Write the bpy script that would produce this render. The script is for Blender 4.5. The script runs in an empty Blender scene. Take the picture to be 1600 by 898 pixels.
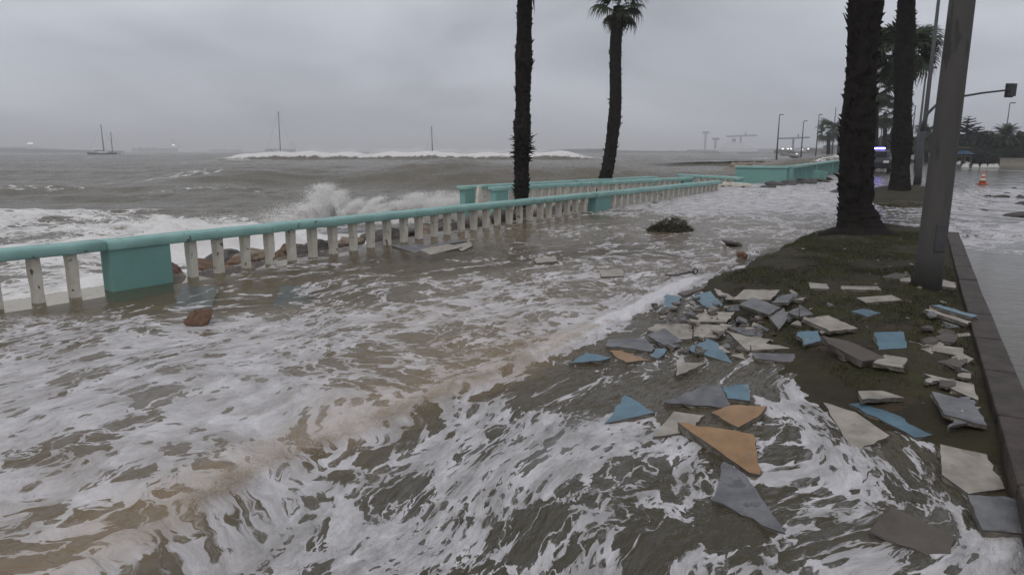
import bpy, bmesh, math, random
import numpy as np
from mathutils import Vector, Matrix, Euler
random.seed(7); RNG = np.random.default_rng(7)
SC = bpy.context.scene; COL = SC.collection
R = math.radians

# ------------------------------------------------------------------ camera
CAM_H, PITCH, FPX = 1.6, R(11.2), 1077.0          # focal length in pixels of a 1600 px wide frame
cd = bpy.data.cameras.new('camera'); cam = bpy.data.objects.new('camera', cd); COL.objects.link(cam)
cam.location = (0, 0, CAM_H); cam.rotation_euler = (R(90) - PITCH, 0, 0)
cd.sensor_width = 36; cd.lens = 36 * FPX / 1600; cd.clip_start = 0.05; cd.clip_end = 30000
SC.camera = cam
# ------------------------------------------------------------------ sky, sun, exposure
SUN_EL, SUN_AZ = R(52), R(205)                     # azimuth clockwise from +Y
w = bpy.data.worlds.new('World'); SC.world = w; w.use_nodes = True
nt = w.node_tree; nt.nodes.clear()
def WN(t, **k):
    n = nt.nodes.new(t)
    for a, b in k.items(): setattr(n, a, b)
    return n
sky = WN('ShaderNodeTexSky', sky_type='NISHITA', sun_disc=False, sun_elevation=SUN_EL, sun_rotation=SUN_AZ, air_density=1.0, dust_density=4.0)
hsv = WN('ShaderNodeHueSaturation'); hsv.inputs['Saturation'].default_value = 0.25; hsv.inputs['Value'].default_value = 0.6
tc = WN('ShaderNodeTexCoord'); mp = WN('ShaderNodeMapping'); mp.inputs['Scale'].default_value = (1.0, 1.0, 2.6); mp.inputs['Location'].default_value = (0.35, 0.1, 0.2)
nz = WN('ShaderNodeTexNoise'); nz.inputs['Scale'].default_value = 2.3; nz.inputs['Detail'].default_value = 6; nz.inputs['Roughness'].default_value = 0.5; nz.inputs['Distortion'].default_value = 0.3
rp = WN('ShaderNodeValToRGB'); rp.color_ramp.elements[0].position = 0.34; rp.color_ramp.elements[1].position = 0.64
rp.color_ramp.elements[0].color = (3.6, 3.8, 4.3, 1); rp.color_ramp.elements[1].color = (6.2, 6.48, 7.15, 1)
mx = WN('ShaderNodeMixRGB'); mx.inputs[0].default_value = 0.9
bg = WN('ShaderNodeBackground'); bg.inputs['Strength'].default_value = 0.1; wo = WN('ShaderNodeOutputWorld')
L = nt.links.new
L(tc.outputs['Generated'], mp.inputs[0]); L(mp.outputs[0], nz.inputs['Vector']); L(nz.outputs[0], rp.inputs[0])
L(sky.outputs[0], hsv.inputs['Color']); L(hsv.outputs[0], mx.inputs[1]); L(rp.outputs[0], mx.inputs[2]); L(mx.outputs[0], bg.inputs[0]); L(bg.outputs[0], wo.inputs[0])
sd = bpy.data.lights.new('sun', 'SUN'); sd.energy = 0.8; sd.angle = R(40); sd.color = (1, 0.96, 0.92)
so = bpy.data.objects.new('sun', sd); COL.objects.link(so); so.location = (0, 0, 30)
so.rotation_euler = Vector((-math.sin(SUN_AZ) * math.cos(SUN_EL), -math.cos(SUN_AZ) * math.cos(SUN_EL), -math.sin(SUN_EL))).to_track_quat('-Z', 'Y').to_euler()
vs = SC.view_settings; vs.view_transform = 'Standard'; vs.look = 'None'; vs.exposure = 0.08; vs.gamma = 1; vs.use_curve_mapping = False
SC.cycles.use_denoising = True; SC.cycles.max_bounces = 6; SC.cycles.diffuse_bounces = 2; SC.cycles.glossy_bounces = 3
SC.cycles.transparent_max_bounces = 8; SC.cycles.volume_bounces = 2; SC.cycles.sample_clamp_indirect = 4

# ------------------------------------------------------------------ helpers
cT, sT = math.cos(PITCH), math.sin(PITCH)
def Wl(y):                                          # the flood's level rises along the promenade
    return 0.016 * np.clip(np.asarray(y, float) - 7.5, 0, 17.5)
def at(px, py, z=None, dz=0.0):                     # a spot of the photograph on the ground at height z (default the flood's level)
    u = (px - 800) / FPX; v = (449 - py) / FPX
    d = (u, cT + v * sT, -sT + v * cT)
    zz = 0.0 if z is None else z
    for _ in range(12):
        t = (zz - CAM_H) / d[2]
        if z is not None: break
        zz = float(Wl(d[1] * t)) + dz
    return Vector((d[0] * t, d[1] * t, zz))
def far(px, py, y):                                 # a spot at distance y
    u = (px - 800) / FPX; v = (449 - py) / FPX
    t = y / (cT + v * sT)
    return Vector((u * t, y, CAM_H + (-sT + v * cT) * t))
def proj(x, y, z):                                  # world -> photograph, arrays
    dz = z - CAM_H; f = y * cT - dz * sT; up = y * sT + dz * cT
    return 800 + FPX * x / f, 449 - FPX * up / f
def _hash(ix, iy, s):
    h = (ix * 374761393 + iy * 668265263 + s * 974634211) & 0x7fffffff
    h = ((h ^ (h >> 13)) * 1274126177) & 0x7fffffff
    return ((h ^ (h >> 16)) & 0xffff) / 65535.0
def pn(x, y, s=0):
    x = np.asarray(x, float); y = np.asarray(y, float)
    ix = np.floor(x).astype(np.int64); iy = np.floor(y).astype(np.int64); fx = x - ix; fy = y - iy
    ux = fx * fx * fx * (fx * (fx * 6 - 15) + 10); uy = fy * fy * fy * (fy * (fy * 6 - 15) + 10)
    def g(a, b):
        an = _hash(ix + a, iy + b, s) * 2 * math.pi
        return np.cos(an) * (fx - a) + np.sin(an) * (fy - b)
    a = g(0, 0) * (1 - ux) + g(1, 0) * ux; b = g(0, 1) * (1 - ux) + g(1, 1) * ux
    return (a * (1 - uy) + b * uy) * 1.5
def fbm(x, y, s=0, o=4):
    r = 0; a = 1
    for i in range(o): r = r + a * pn(x * 2 ** i, y * 2 ** i, s + i); a *= 0.5
    return r
def sst(a, b, x): t = np.clip((x - a) / (b - a), 0, 1); return t * t * (3 - 2 * t)
def seg_dist(X, Y, pts):                            # signed distance to an open polyline (left of travel > 0)
    best = np.full(X.shape, 1e9); sg = np.ones(X.shape)
    for (x0, y0), (x1, y1) in zip(pts[:-1], pts[1:]):
        dx, dy = x1 - x0, y1 - y0; l2 = dx * dx + dy * dy
        t = np.clip(((X - x0) * dx + (Y - y0) * dy) / l2, 0, 1)
        d = np.hypot(X - x0 - t * dx, Y - y0 - t * dy); c = dx * (Y - y0) - dy * (X - x0)
        m = d < best; best = np.where(m, d, best); sg = np.where(m, np.sign(c), sg)
    return best * sg
def poly_in(X, Y, pts):
    c = np.zeros(X.shape, bool); n = len(pts)
    for i in range(n):
        (x0, y0), (x1, y1) = pts[i], pts[(i + 1) % n]
        m = (y0 > Y) != (y1 > Y)
        c ^= m & (X < (x1 - x0) * (Y - y0) / ((y1 - y0) or 1e-9) + x0)
    return c

MATS = {}
def mat(name, col, rough=0.8, col2=None, scale=6.0, detail=5, lo=0.35, hi=0.65, bump=0.0, bscale=40.0, spec=0.4, emit=None, estr=0.0, metal=0.0, coord='Object', stretch=None, col3=None, s3=20.0, t3=0.62):
    if name in MATS: return MATS[name]
    m = bpy.data.materials.new(name); m.use_nodes = True; t = m.node_tree; b = t.nodes['Principled BSDF']
    b.inputs['Roughness'].default_value = rough; b.inputs['Specular IOR Level'].default_value = spec; b.inputs['Metallic'].default_value = metal
    tcn = t.nodes.new('ShaderNodeTexCoord'); src = tcn.outputs[coord]
    oi = t.nodes.new('ShaderNodeObjectInfo'); ml = t.nodes.new('ShaderNodeMath'); ml.operation = 'MULTIPLY'; ml.inputs[1].default_value = 37.0; t.links.new(oi.outputs['Random'], ml.inputs[0])
    va = t.nodes.new('ShaderNodeVectorMath'); va.operation = 'ADD'; t.links.new(src, va.inputs[0]); t.links.new(ml.outputs[0], va.inputs[1]); src = va.outputs[0]
    if stretch:
        mpn = t.nodes.new('ShaderNodeMapping'); mpn.inputs['Scale'].default_value = stretch; t.links.new(src, mpn.inputs[0]); src = mpn.outputs[0]
    if col2 is not None:
        n = t.nodes.new('ShaderNodeTexNoise'); n.inputs['Scale'].default_value = scale; n.inputs['Detail'].default_value = detail; n.inputs['Roughness'].default_value = 0.6
        t.links.new(src, n.inputs['Vector'])
        r = t.nodes.new('ShaderNodeValToRGB'); r.color_ramp.elements[0].position = lo; r.color_ramp.elements[1].position = hi
        r.color_ramp.elements[0].color = (*col, 1); r.color_ramp.elements[1].color = (*col2, 1); t.links.new(n.outputs[0], r.inputs[0])
        out = r.outputs[0]
        if col3 is not None:
            n3 = t.nodes.new('ShaderNodeTexNoise'); n3.inputs['Scale'].default_value = s3; n3.inputs['Detail'].default_value = 4; t.links.new(src, n3.inputs['Vector'])
            r3 = t.nodes.new('ShaderNodeValToRGB'); r3.color_ramp.elements[0].position = t3; r3.color_ramp.elements[1].position = t3 + 0.05; t.links.new(n3.outputs[0], r3.inputs[0])
            m3 = t.nodes.new('ShaderNodeMixRGB'); m3.inputs[2].default_value = (*col3, 1); t.links.new(r3.outputs[0], m3.inputs[0]); t.links.new(out, m3.inputs[1]); out = m3.outputs[0]
        t.links.new(out, b.inputs['Base Color'])
    else: b.inputs['Base Color'].default_value = (*col, 1)
    if bump:
        n2 = t.nodes.new('ShaderNodeTexNoise'); n2.inputs['Scale'].default_value = bscale; n2.inputs['Detail'].default_value = 6; t.links.new(src, n2.inputs['Vector'])
        bn = t.nodes.new('ShaderNodeBump'); bn.inputs['Strength'].default_value = bump; bn.inputs['Distance'].default_value = 0.02
        t.links.new(n2.outputs[0], bn.inputs['Height']); t.links.new(bn.outputs[0], b.inputs['Normal'])
    if emit: b.inputs['Emission Color'].default_value = (*emit, 1); b.inputs['Emission Strength'].default_value = estr
    MATS[name] = m; return m

def tag(o, label=None, cat=None, group=None, kind=None):
    if label: o['label'] = label
    if cat: o['category'] = cat
    if group: o['group'] = group
    if kind: o['kind'] = kind
    return o
def empty(name, loc=(0, 0, 0), rz=0.0, label=None, cat=None, group=None):
    o = bpy.data.objects.new(name, None); COL.objects.link(o); o.location = loc; o.rotation_euler = (0, 0, rz); o.empty_display_size = 0.2
    return tag(o, label, cat, group)
def link(name, me, m=None, parent=None, loc=None):
    o = bpy.data.objects.new(name, me); COL.objects.link(o)
    if m is not None and not me.materials: me.materials.append(m)
    if parent is not None: o.parent = parent
    if loc is not None: o.location = loc
    return o
def npmesh(name, V, F, smooth=True):                # V n x 3, F m x 3 or m x 4
    V = np.ascontiguousarray(V, np.float32); F = np.ascontiguousarray(F, np.int32); k = F.shape[1]
    me = bpy.data.meshes.new(name); me.vertices.add(len(V)); me.vertices.foreach_set('co', V.ravel())
    me.loops.add(F.size); me.loops.foreach_set('vertex_index', F.ravel()); me.polygons.add(len(F))
    me.polygons.foreach_set('loop_start', np.arange(0, F.size, k, dtype=np.int32))
    me.polygons.foreach_set('use_smooth', np.full(len(F), smooth)); me.update(calc_edges=True); me.validate()
    return me
def fattr(me, name, a):
    at_ = me.attributes.new(name, 'FLOAT', 'POINT'); at_.data.foreach_set('value', np.ascontiguousarray(a, np.float32).ravel())
def vattr(me, name, a):
    at_ = me.attributes.new(name, 'FLOAT_VECTOR', 'POINT'); at_.data.foreach_set('vector', np.ascontiguousarray(a, np.float32).ravel())
class MB:
    def __init__(s): s.v = []; s.f = []; s.mi = []
    def add(s, vs, fs, mi=0):
        o = len(s.v); s.v += [tuple(p) for p in vs]; s.f += [tuple(i + o for i in f) for f in fs]; s.mi += [mi] * len(fs); return s
    def box(s, a, b, M=None, mi=0):
        x0, y0, z0 = a; x1, y1, z1 = b
        p = [Vector(q) for q in ((x0, y0, z0), (x1, y0, z0), (x1, y1, z0), (x0, y1, z0), (x0, y0, z1), (x1, y0, z1), (x1, y1, z1), (x0, y1, z1))]
        if M is not None: p = [M @ q for q in p]
        return s.add(p, [(0, 3, 2, 1), (4, 5, 6, 7), (0, 1, 5, 4), (1, 2, 6, 5), (2, 3, 7, 6), (3, 0, 4, 7)], mi)
    def tube(s, pts, rad, n=8, mi=0, cap=True):
        pts = [Vector(p) for p in pts]; rad = rad if isinstance(rad, (list, tuple)) else [rad] * len(pts); o = []; prev = None
        for i, p in enumerate(pts):
            d = (pts[min(i + 1, len(pts) - 1)] - pts[max(i - 1, 0)]).normalized()
            ref = Vector((1, 0, 0)) if abs(d.x) < 0.9 else Vector((0, 1, 0))
            a = d.cross(ref).normalized() if prev is None else (prev - d * prev.dot(d)).normalized(); prev = a; b = d.cross(a)
            o += [p + (a * math.cos(2 * math.pi * k / n) + b * math.sin(2 * math.pi * k / n)) * rad[i] for k in range(n)]
        f = [(i * n + k, i * n + (k + 1) % n, (i + 1) * n + (k + 1) % n, (i + 1) * n + k) for i in range(len(pts) - 1) for k in range(n)]
        if cap: f += [tuple(range(n))[::-1], tuple((len(pts) - 1) * n + k for k in range(n))]
        return s.add(o, f, mi)
    def mesh(s, name, mats, smooth=False, bevel=0.0):
        me = bpy.data.meshes.new(name); me.from_pydata(s.v, [], s.f)
        for m in (mats if isinstance(mats, (list, tuple)) else [mats]): me.materials.append(m)
        if any(s.mi): me.polygons.foreach_set('material_index', s.mi)
        if bevel:
            bm = bmesh.new(); bm.from_mesh(me); bmesh.ops.bevel(bm, geom=list(bm.edges), offset=bevel, segments=2, affect='EDGES', profile=0.6); bm.to_mesh(me); bm.free()
        me.polygons.foreach_set('use_smooth', [smooth] * len(me.polygons)); me.update(); return me
    def build(s, name, mats, parent=None, smooth=False, bevel=0.0, loc=None): return link(name, s.mesh(name, mats, smooth, bevel), None, parent, loc)
def copy_tree(o, parent=None):
    c = o.copy(); COL.objects.link(c); c.parent = parent
    for ch in o.children: copy_tree(ch, c)
    return c

# ------------------------------------------------------------------ lines of the place (metres)
SH_D = Vector((11.75, 16.16, 0)).normalized(); SH_N = Vector((-SH_D.y, SH_D.x, 0))       # along the promenade, towards the sea
SH_P = Vector((-4.70, 7.84, 0))
def shore_t(X, Y): return (X - SH_P.x) * SH_N.x + (Y - SH_P.y) * SH_N.y                  # > 0 on the sea side of the balustrade
def shore_s(X, Y): return (X - SH_P.x) * SH_D.x + (Y - SH_P.y) * SH_D.y
STEP = [tuple(at(*p)[:2]) for p in [(-500, 1500), (120, 898), (340, 775), (440, 722), (600, 655), (740, 598), (870, 545), (985, 488), (1080, 440), (1250, 372), (1310, 345)]]
KERB = [tuple(at(*p)[:2]) for p in [(1700, 1150), (1578, 780), (1530, 560), (1497, 450), (1478, 378)]]
kx, ky = KERB[-1][0] - KERB[1][0], KERB[-1][1] - KERB[1][1]; kl = math.hypot(kx, ky); K_D = Vector((kx / kl, ky / kl, 0)); K_N = Vector((K_D.y, -K_D.x, 0))
K_P = Vector((*KERB[1], 0))
def kerb_t(X, Y): return (X - K_P.x) * K_N.x + (Y - K_P.y) * K_N.y                       # > 0 on the road side
LAWN = [tuple(at(*p)[:2]) for p in [(1128, 440), (1190, 405), (1250, 371), (1290, 356), (1350, 352), (1480, 362)]]
LAWN_IN = LAWN + [tuple((Vector((*LAWN[-1], 0)) + K_N * 0.3)[:2]), tuple(at(1585, 690)[:2])] + [tuple(at(*p)[:2]) for p in [(1545, 688), (1450, 660), (1330, 612), (1255, 566), (1215, 520), (1165, 480)]]
def lawn_h(X, Y):
    loop = LAWN_IN + [LAWN_IN[0]]
    d = np.abs(seg_dist(X, Y, loop)); d = np.where(poly_in(X, Y, LAWN_IN), d, -d)
    h = 0.10 * sst(-0.15, 0.7, d) - 0.10 * sst(0.25, -0.7, d)
    return h + 0.022 * fbm(X * 1.3, Y * 1.3, 50, 4) + 0.006 * fbm(X * 8, Y * 8, 55, 3)
def ground_z(x, y):
    return float(Wl(y)) + max(0.0, float(lawn_h(np.array([x]), np.array([y]))[0]))

# ------------------------------------------------------------------ water
def water_mat(name, deep, mudc, foamc, k=1.0, rough=0.1, bump=0.5, ripple=9.0, clear=False, spec=0.38, film0=0.32):
    m = bpy.data.materials.new(name); m.use_nodes = True; t = m.node_tree; t.nodes.clear(); l = t.links.new
    def N(ty, **kw):
        n = t.nodes.new(ty)
        for a, b in kw.items(): setattr(n, a, b)
        return n
    def put(s, v):
        if isinstance(v, (int, float)): s.default_value = v
        elif isinstance(v, tuple): s.default_value = v
        else: l(v, s)
    def M(op, a, b=0.0, c=0.0, clamp=False):
        n = N('ShaderNodeMath', operation=op, use_clamp=clamp); put(n.inputs[0], a); put(n.inputs[1], b); put(n.inputs[2], c); return n.outputs[0]
    def VM(op, a, b):
        n = N('ShaderNodeVectorMath', operation=op); put(n.inputs[0], a); put(n.inputs[1], b); return n.outputs[0]
    def A(nm): return N('ShaderNodeAttribute', attribute_name=nm)
    def noise(v, sc, det, ro=0.55, dist=0.0, col=False):
        n = N('ShaderNodeTexNoise'); put(n.inputs['Vector'], v); n.inputs['Scale'].default_value = sc; n.inputs['Detail'].default_value = det; n.inputs['Roughness'].default_value = ro; n.inputs['Distortion'].default_value = dist
        return n.outputs['Color' if col else 0]
    def vor(v, sc, feat='SMOOTH_F1'):
        n = N('ShaderNodeTexVoronoi', feature=feat); put(n.inputs['Vector'], v); n.inputs['Scale'].default_value = sc
        if feat == 'SMOOTH_F1': n.inputs['Smoothness'].default_value = 0.35
        return n.outputs['Distance']
    def ss(x, a, b):
        n = N('ShaderNodeMapRange', interpolation_type='SMOOTHSTEP'); put(n.inputs['Value'], x); put(n.inputs['From Min'], a); put(n.inputs['From Max'], b); return n.outputs[0]
    def mixc(f, a, b):
        n = N('ShaderNodeMixRGB'); put(n.inputs[0], f); put(n.inputs[1], a); put(n.inputs[2], b); return n.outputs[0]
    fc = A('fc').outputs['Vector']; foam = A('foam').outputs['Fac']; mud = A('mud').outputs['Fac']
    P0 = VM('MULTIPLY', fc, (k, k, k))
    wv = VM('MULTIPLY', VM('SUBTRACT', noise(P0, 1.5, 4, 0.6, 0, True), (0.5, 0.5, 0.5)), (0.22, 0.22, 0))
    P = VM('ADD', P0, wv)
    wv2 = VM('MULTIPLY', VM('SUBTRACT', noise(P0, 6.0, 3, 0.6, 0, True), (0.5, 0.5, 0.5)), (0.12, 0.12, 0))
    P = VM('ADD', P, wv2)
    nb = noise(P0, 0.75, 3, 0.5); nf = noise(P, 16.0, 6, 0.65); nm = noise(P, 4.0, 5, 0.6)
    D = M('ADD', foam, M('MULTIPLY', M('SUBTRACT', nb, 0.5), 1.1))
    D2 = M('ADD', D, M('MULTIPLY', M('SUBTRACT', nm, 0.5), 0.7))
    wob = M('MULTIPLY', M('SUBTRACT', nf, 0.5), 0.42)
    def layer(sc, dd, size, soft, wk=1.0):             # round holes, each cell with a size of its own
        n = N('ShaderNodeTexVoronoi', feature='F1'); put(n.inputs['Vector'], P); n.inputs['Scale'].default_value = sc
        rnd = N('ShaderNodeSeparateColor'); l(n.outputs['Color'], rnd.inputs[0])
        r = M('MULTIPLY', M('SUBTRACT', M('MULTIPLY_ADD', rnd.outputs[0], 0.95, 0.30), M('MULTIPLY', dd, 0.95)), size)
        d = M('SUBTRACT', M('ADD', n.outputs['Distance'], M('MULTIPLY', wob, wk)), r)
        return ss(d, -soft, soft)
    m1 = layer(2.3, D, 0.85, 0.045); m2 = layer(5.2, D2, 0.80, 0.06); m3 = layer(13.0, D2, 0.85, 0.12, 0.7)
    body = M('MINIMUM', m1, m2); body = M('MULTIPLY', body, M('MULTIPLY_ADD', m3, 0.7, 0.3))
    rid = M('SUBTRACT', 1.0, M('MULTIPLY', M('ABSOLUTE', M('SUBTRACT', noise(P, 3.4, 5, 0.55, 0.6), 0.5)), 2.0))
    lines = M('MULTIPLY', ss(rid, 0.92, 0.99), M('MULTIPLY', ss(M('ADD', foam, M('MULTIPLY', M('SUBTRACT', nf, 0.5), 0.8)), 0.08, 0.5), 0.75))
    mask = M('MAXIMUM', body, lines, 0, True)
    film = M('MULTIPLY_ADD', ss(noise(P, 3.0, 7, 0.7), 0.30, 0.72), 0.68, film0, True)
    film = M('ADD', film, M('MULTIPLY', M('MAXIMUM', M('SUBTRACT', foam, 0.75), 0.0), 0.8), 0, True)
    ng = noise(P, 42.0, 4, 0.7)
    mask = ss(M('ADD', mask, M('MULTIPLY', M('SUBTRACT', ng, 0.5), 0.9)), 0.22, 0.70)
    fac = M('MULTIPLY', mask, film, 0, True)
    thin = M('MULTIPLY', ss(M('ADD', D, M('MULTIPLY', M('SUBTRACT', nm, 0.5), 0.9)), 0.35, 1.1), 0.30); fac = M('MAXIMUM', fac, thin)
    wcol = mixc(mud, (*deep, 1), (*mudc, 1)); wcol = mixc(M('MULTIPLY', nm, 0.25), wcol, (deep[0] * 0.6, deep[1] * 0.6, deep[2] * 0.55, 1))
    wb = N('ShaderNodeBsdfPrincipled'); put(wb.inputs['Base Color'], wcol); wb.inputs['IOR'].default_value = 1.33; wb.inputs['Specular IOR Level'].default_value = spec
    put(wb.inputs['Roughness'], M('MULTIPLY_ADD', nm, 0.1, rough))
    fb = N('ShaderNodeBsdfPrincipled'); fb.inputs['Roughness'].default_value = 0.75; fb.inputs['Specular IOR Level'].default_value = 0.25
    fcol = mixc(M('MULTIPLY', ss(mud, 0.40, 1.2), 0.55), (*foamc, 1), (0.46, 0.37, 0.28, 1)); fcol = mixc(M('MULTIPLY', M('SUBTRACT', 1.0, nf), 0.35), fcol, (foamc[0] * 0.6, foamc[1] * 0.58, foamc[2] * 0.56, 1)); put(fb.inputs['Base Color'], fcol)
    h = M('ADD', noise(P0, ripple, 4, 0.6, 0.4), M('MULTIPLY', vor(P0, ripple * 2.2, 'F1'), -0.25))
    bp = N('ShaderNodeBump'); bp.inputs['Strength'].default_value = bump; bp.inputs['Distance'].default_value = 0.05 / k; put(bp.inputs['Height'], h)
    put(bp.inputs['Strength'], M('MULTIPLY', A('chop').outputs['Fac'], bump))
    l(bp.outputs[0], wb.inputs['Normal']); l(bp.outputs[0], fb.inputs['Normal'])
    surf = wb.outputs[0]
    if clear:                                       # shallow still water lets the paving through
        tr = N('ShaderNodeBsdfTransparent'); tr.inputs[0].default_value = (0.8, 0.78, 0.7, 1); mc = N('ShaderNodeMixShader'); put(mc.inputs[0], M('MULTIPLY', A('clear').outputs['Fac'], 0.62)); l(surf, mc.inputs[1]); l(tr.outputs[0], mc.inputs[2]); surf = mc.outputs[0]
    ms = N('ShaderNodeMixShader'); put(ms.inputs[0], fac); l(surf, ms.inputs[1]); l(fb.outputs[0], ms.inputs[2])
    o = N('ShaderNodeOutputMaterial'); l(ms.outputs[0], o.inputs['Surface']); return m

def axis(start, end, first, grow, fine=()):          # growing steps, capped inside the fine ranges
    a = [start]
    while a[-1] < end:
        s = max(first, grow * abs(a[-1]))
        for lo, hi, cap in fine:
            if lo <= a[-1] <= hi: s = min(s, cap)
        a.append(a[-1] + s)
    return np.array(a)
def grid(xs, ys, keep):
    X, Y = np.meshgrid(xs, ys); nx, ny = len(xs), len(ys)
    i = (np.arange(ny - 1)[:, None] * nx + np.arange(nx - 1)[None, :])
    K = keep(X, Y); kf = K[:-1, :-1] | K[1:, :-1] | K[:-1, 1:] | K[1:, 1:]
    F = np.stack([i, i + 1, i + nx + 1, i + nx], -1)[kf]
    used = np.unique(F); remap = np.full(nx * ny, -1, np.int64); remap[used] = np.arange(len(used))
    return X.ravel()[used], Y.ravel()[used], remap[F]

# patches of foam seen on the flood: centre, radii (photo pixels), foam, mud
BLOB = [(150,455,260,32,-.15,.4),(420,455,170,26,.28,.35),(700,395,190,26,-.05,.3),(560,440,120,30,.42,.2),(900,340,110,22,.18,.2),
 (120,530,230,40,.72,.1),(300,590,260,60,.80,.05),(90,660,180,60,.78,.05),(480,520,120,45,.66,.15),(560,640,70,40,.55,.6),(200,740,160,50,.66,.2),
 (60,850,120,50,.62,.3),(230,830,70,45,.55,.4),(330,850,50,40,.55,.25),(640,570,110,40,.62,.45),(740,520,110,40,.58,.4),(840,470,120,45,.60,.25),(760,560,70,30,.45,.8),
 (880,430,120,30,.55,.15),(1000,440,70,26,.55,.1),(1000,380,90,22,.34,.2),(1130,400,60,18,.45,.15),(1040,318,130,14,.95,.0),(1180,313,140,18,1.0,.0),(1150,345,120,10,.40,.25),(1250,340,60,10,.45,.2),(1000,355,50,14,.3,.3),
 (930,590,70,30,.28,.1),(860,620,70,22,.20,.15),(1000,560,80,24,.35,.1),(1130,560,120,60,.24,.1),(1100,650,90,30,.28,.15),(640,650,60,40,.16,.2),(560,720,50,30,.2,.3),
 (820,690,150,45,.82,0),(980,720,110,45,.72,0),(700,750,110,40,.70,0),(470,800,110,60,.62,.1),(620,850,140,50,.72,0),(850,800,110,50,.55,0),(960,860,110,45,.78,0),(1000,800,60,40,.45,0),
 (1110,860,80,45,.22,0),(1190,720,60,60,.62,0),(1250,610,50,50,.92,0),(1310,720,60,45,.72,0),(1400,760,80,40,.55,0),(1300,800,70,60,.60,0),(1430,700,60,25,.25,.1),(1520,850,90,50,.92,0),(1390,870,90,30,.66,0),(1480,680,40,16,.6,0),
 (1540,365,110,20,.68,0),(1540,310,120,14,.52,0),(1560,335,90,10,.42,0),(1540,285,100,10,.12,0),(1560,480,110,75,-.4,.1),(1590,640,60,90,-.4,.1),(1540,268,120,8,-.4,0),(1420,345,60,10,.35,.1),(1420,315,60,8,.4,.1)]
xs = np.concatenate([-axis(9, 16, .04, .02)[::-1], np.arange(-8.97, 13, .03), axis(13, 120, .03, .03)])
ys = axis(1.75, 160, .014, .0062)
X, Y, F = grid(xs, ys, lambda X, Y: (shore_t(X, Y) < 0.35) & (X < Y * 0.86 + 4) & (X > -Y * 0.86 - 3))
tS = seg_dist(X, Y, STEP)                             # > 0: upper, sea side of the drowned kerb
tK = kerb_t(X, Y); road = np.where(Y < 12.8, sst(0.0, 0.25, tK), sst(-1.0, 3.0, tK))
upper = sst(-0.13, 0.04, tS + 0.07 * fbm(X * 1.6, Y * 1.6, 3, 2))
nearness = sst(14, 8, Y)
Z = Wl(Y) - 0.05 * (1 - upper) * nearness * (1 - road) - 0.05 * road
amp = (0.35 + 0.65 * sst(-0.5, 0.3, tS)) * (1 - 0.8 * road) * (1 - 0.75 * sst(-1.3, -0.1, shore_t(X, Y)) * (Y < 12))
ca, sa = SH_D.x, SH_D.y
U = X * ca + Y * sa; Vv = -X * sa + Y * ca
Z += amp * (0.020 * fbm(U * 0.9, Vv * 1.6, 11, 4) + 0.010 * fbm(U * 3.2, Vv * 4.5, 21, 3) + 0.004 * fbm(X * 11, Y * 11, 27, 2))
Z += (1 - upper) * nearness * (1 - road) * (0.010 * fbm(X * 2.6, Y * 1.6, 31, 3) + 0.006 * fbm(X * 9, Y * 6, 35, 3))
ridge = np.exp(-((tS - 0.07) / 0.10) ** 2) * sst(8.5, 6.0, Y)
Z += ridge * (0.008 + 0.026 * np.clip(fbm(X * 4.1, Y * 4.1, 41, 3), -.5, 1) + 0.010 * fbm(X * 14, Y * 14, 44, 2))
PX, PY = proj(X, Y, Z)
num = np.full(X.shape, 0.25 * 0.02); den = np.full(X.shape, 0.02); mudn = np.full(X.shape, 0.2 * 0.02)
for bx, by, rx, ry, fo, mu in BLOB:
    g = np.exp(-((PX - bx) / rx) ** 2 - ((PY - by) / ry) ** 2); num += g * fo; mudn += g * mu; den += g
foam = num / den; mud = mudn / den + 0.36 * sst(-0.05, 0.2, tS) * (tK < 0)
foam = foam + 1.3 * np.exp(-((tS - 0.06) / 0.11) ** 2) * sst(5.0, 5.8, Y) * sst(9.2, 8.2, Y) + 0.45 * np.exp(-((tS - 0.03) / 0.09) ** 2) * sst(6.0, 5.0, Y) * (0.7 + 0.9 * pn(X * 2.3, Y * 2.3, 91))
dark = np.exp(-((tS + 0.13) / 0.07) ** 2) * sst(6.5, 5, Y); foam -= 0.12 * dark
mud = np.clip(mud + 0.85 * np.exp(-((tS - 0.14) / 0.20) ** 2) * sst(6.6, 5.0, Y), 0, 1)
foam -= np.where(tS > 0, 0.17, 0.20) * (tK < 0); foam = np.where(road > .5, num / den, foam)
wx = 0.35 * fbm(X * 0.5, Y * 0.5, 61, 2); wy = 0.35 * fbm(X * 0.5, Y * 0.5, 71, 2)
fA = np.stack([(U + wx) * 0.85, (Vv + wy) * 1.25, 0 * X], -1)
bx_, by_ = 0.40, 0.917; fB = np.stack([((X * bx_ + Y * by_) + wx) * 0.72, ((X * -by_ + Y * bx_) + wy) * 1.7, 0 * X], -1)
fR = np.stack([(X + wx) * 0.55 - 30, (Y + wy) * 1.1, 0 * X], -1)
i0 = int(np.argmin(np.hypot(X - 0.2, Y - 5.2))); fB += fA[i0] - fB[i0]; i1 = int(np.argmin(np.hypot(X - K_P.x - K_D.x * 14, Y - K_P.y - K_D.y * 14))); fR += fA[i1] - fR[i1]
wA = sst(-1.0, 0.6, tS + 0.12 * pn(X * 1.5, Y * 1.5, 5))[:, None]; wA = np.maximum(wA, sst(9, 12, Y)[:, None]); fc = fA * wA + fB * (1 - wA); ch = np.exp(-((tS - 0.05) / 0.28) ** 2) * sst(8.5, 6.5, Y); fc[:, 0] += 0.05 * ch * fbm(X * 6.3, Y * 6.3, 77, 3); fc[:, 1] += 0.05 * ch * fbm(X * 6.3 + 9, Y * 6.3, 79, 3); wR = np.where(Y < 12.5, sst(0.0, 0.2, tK), sst(-1.2, 2.0, tK))[:, None]; fc = fR * wR + fc * (1 - wR)
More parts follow.
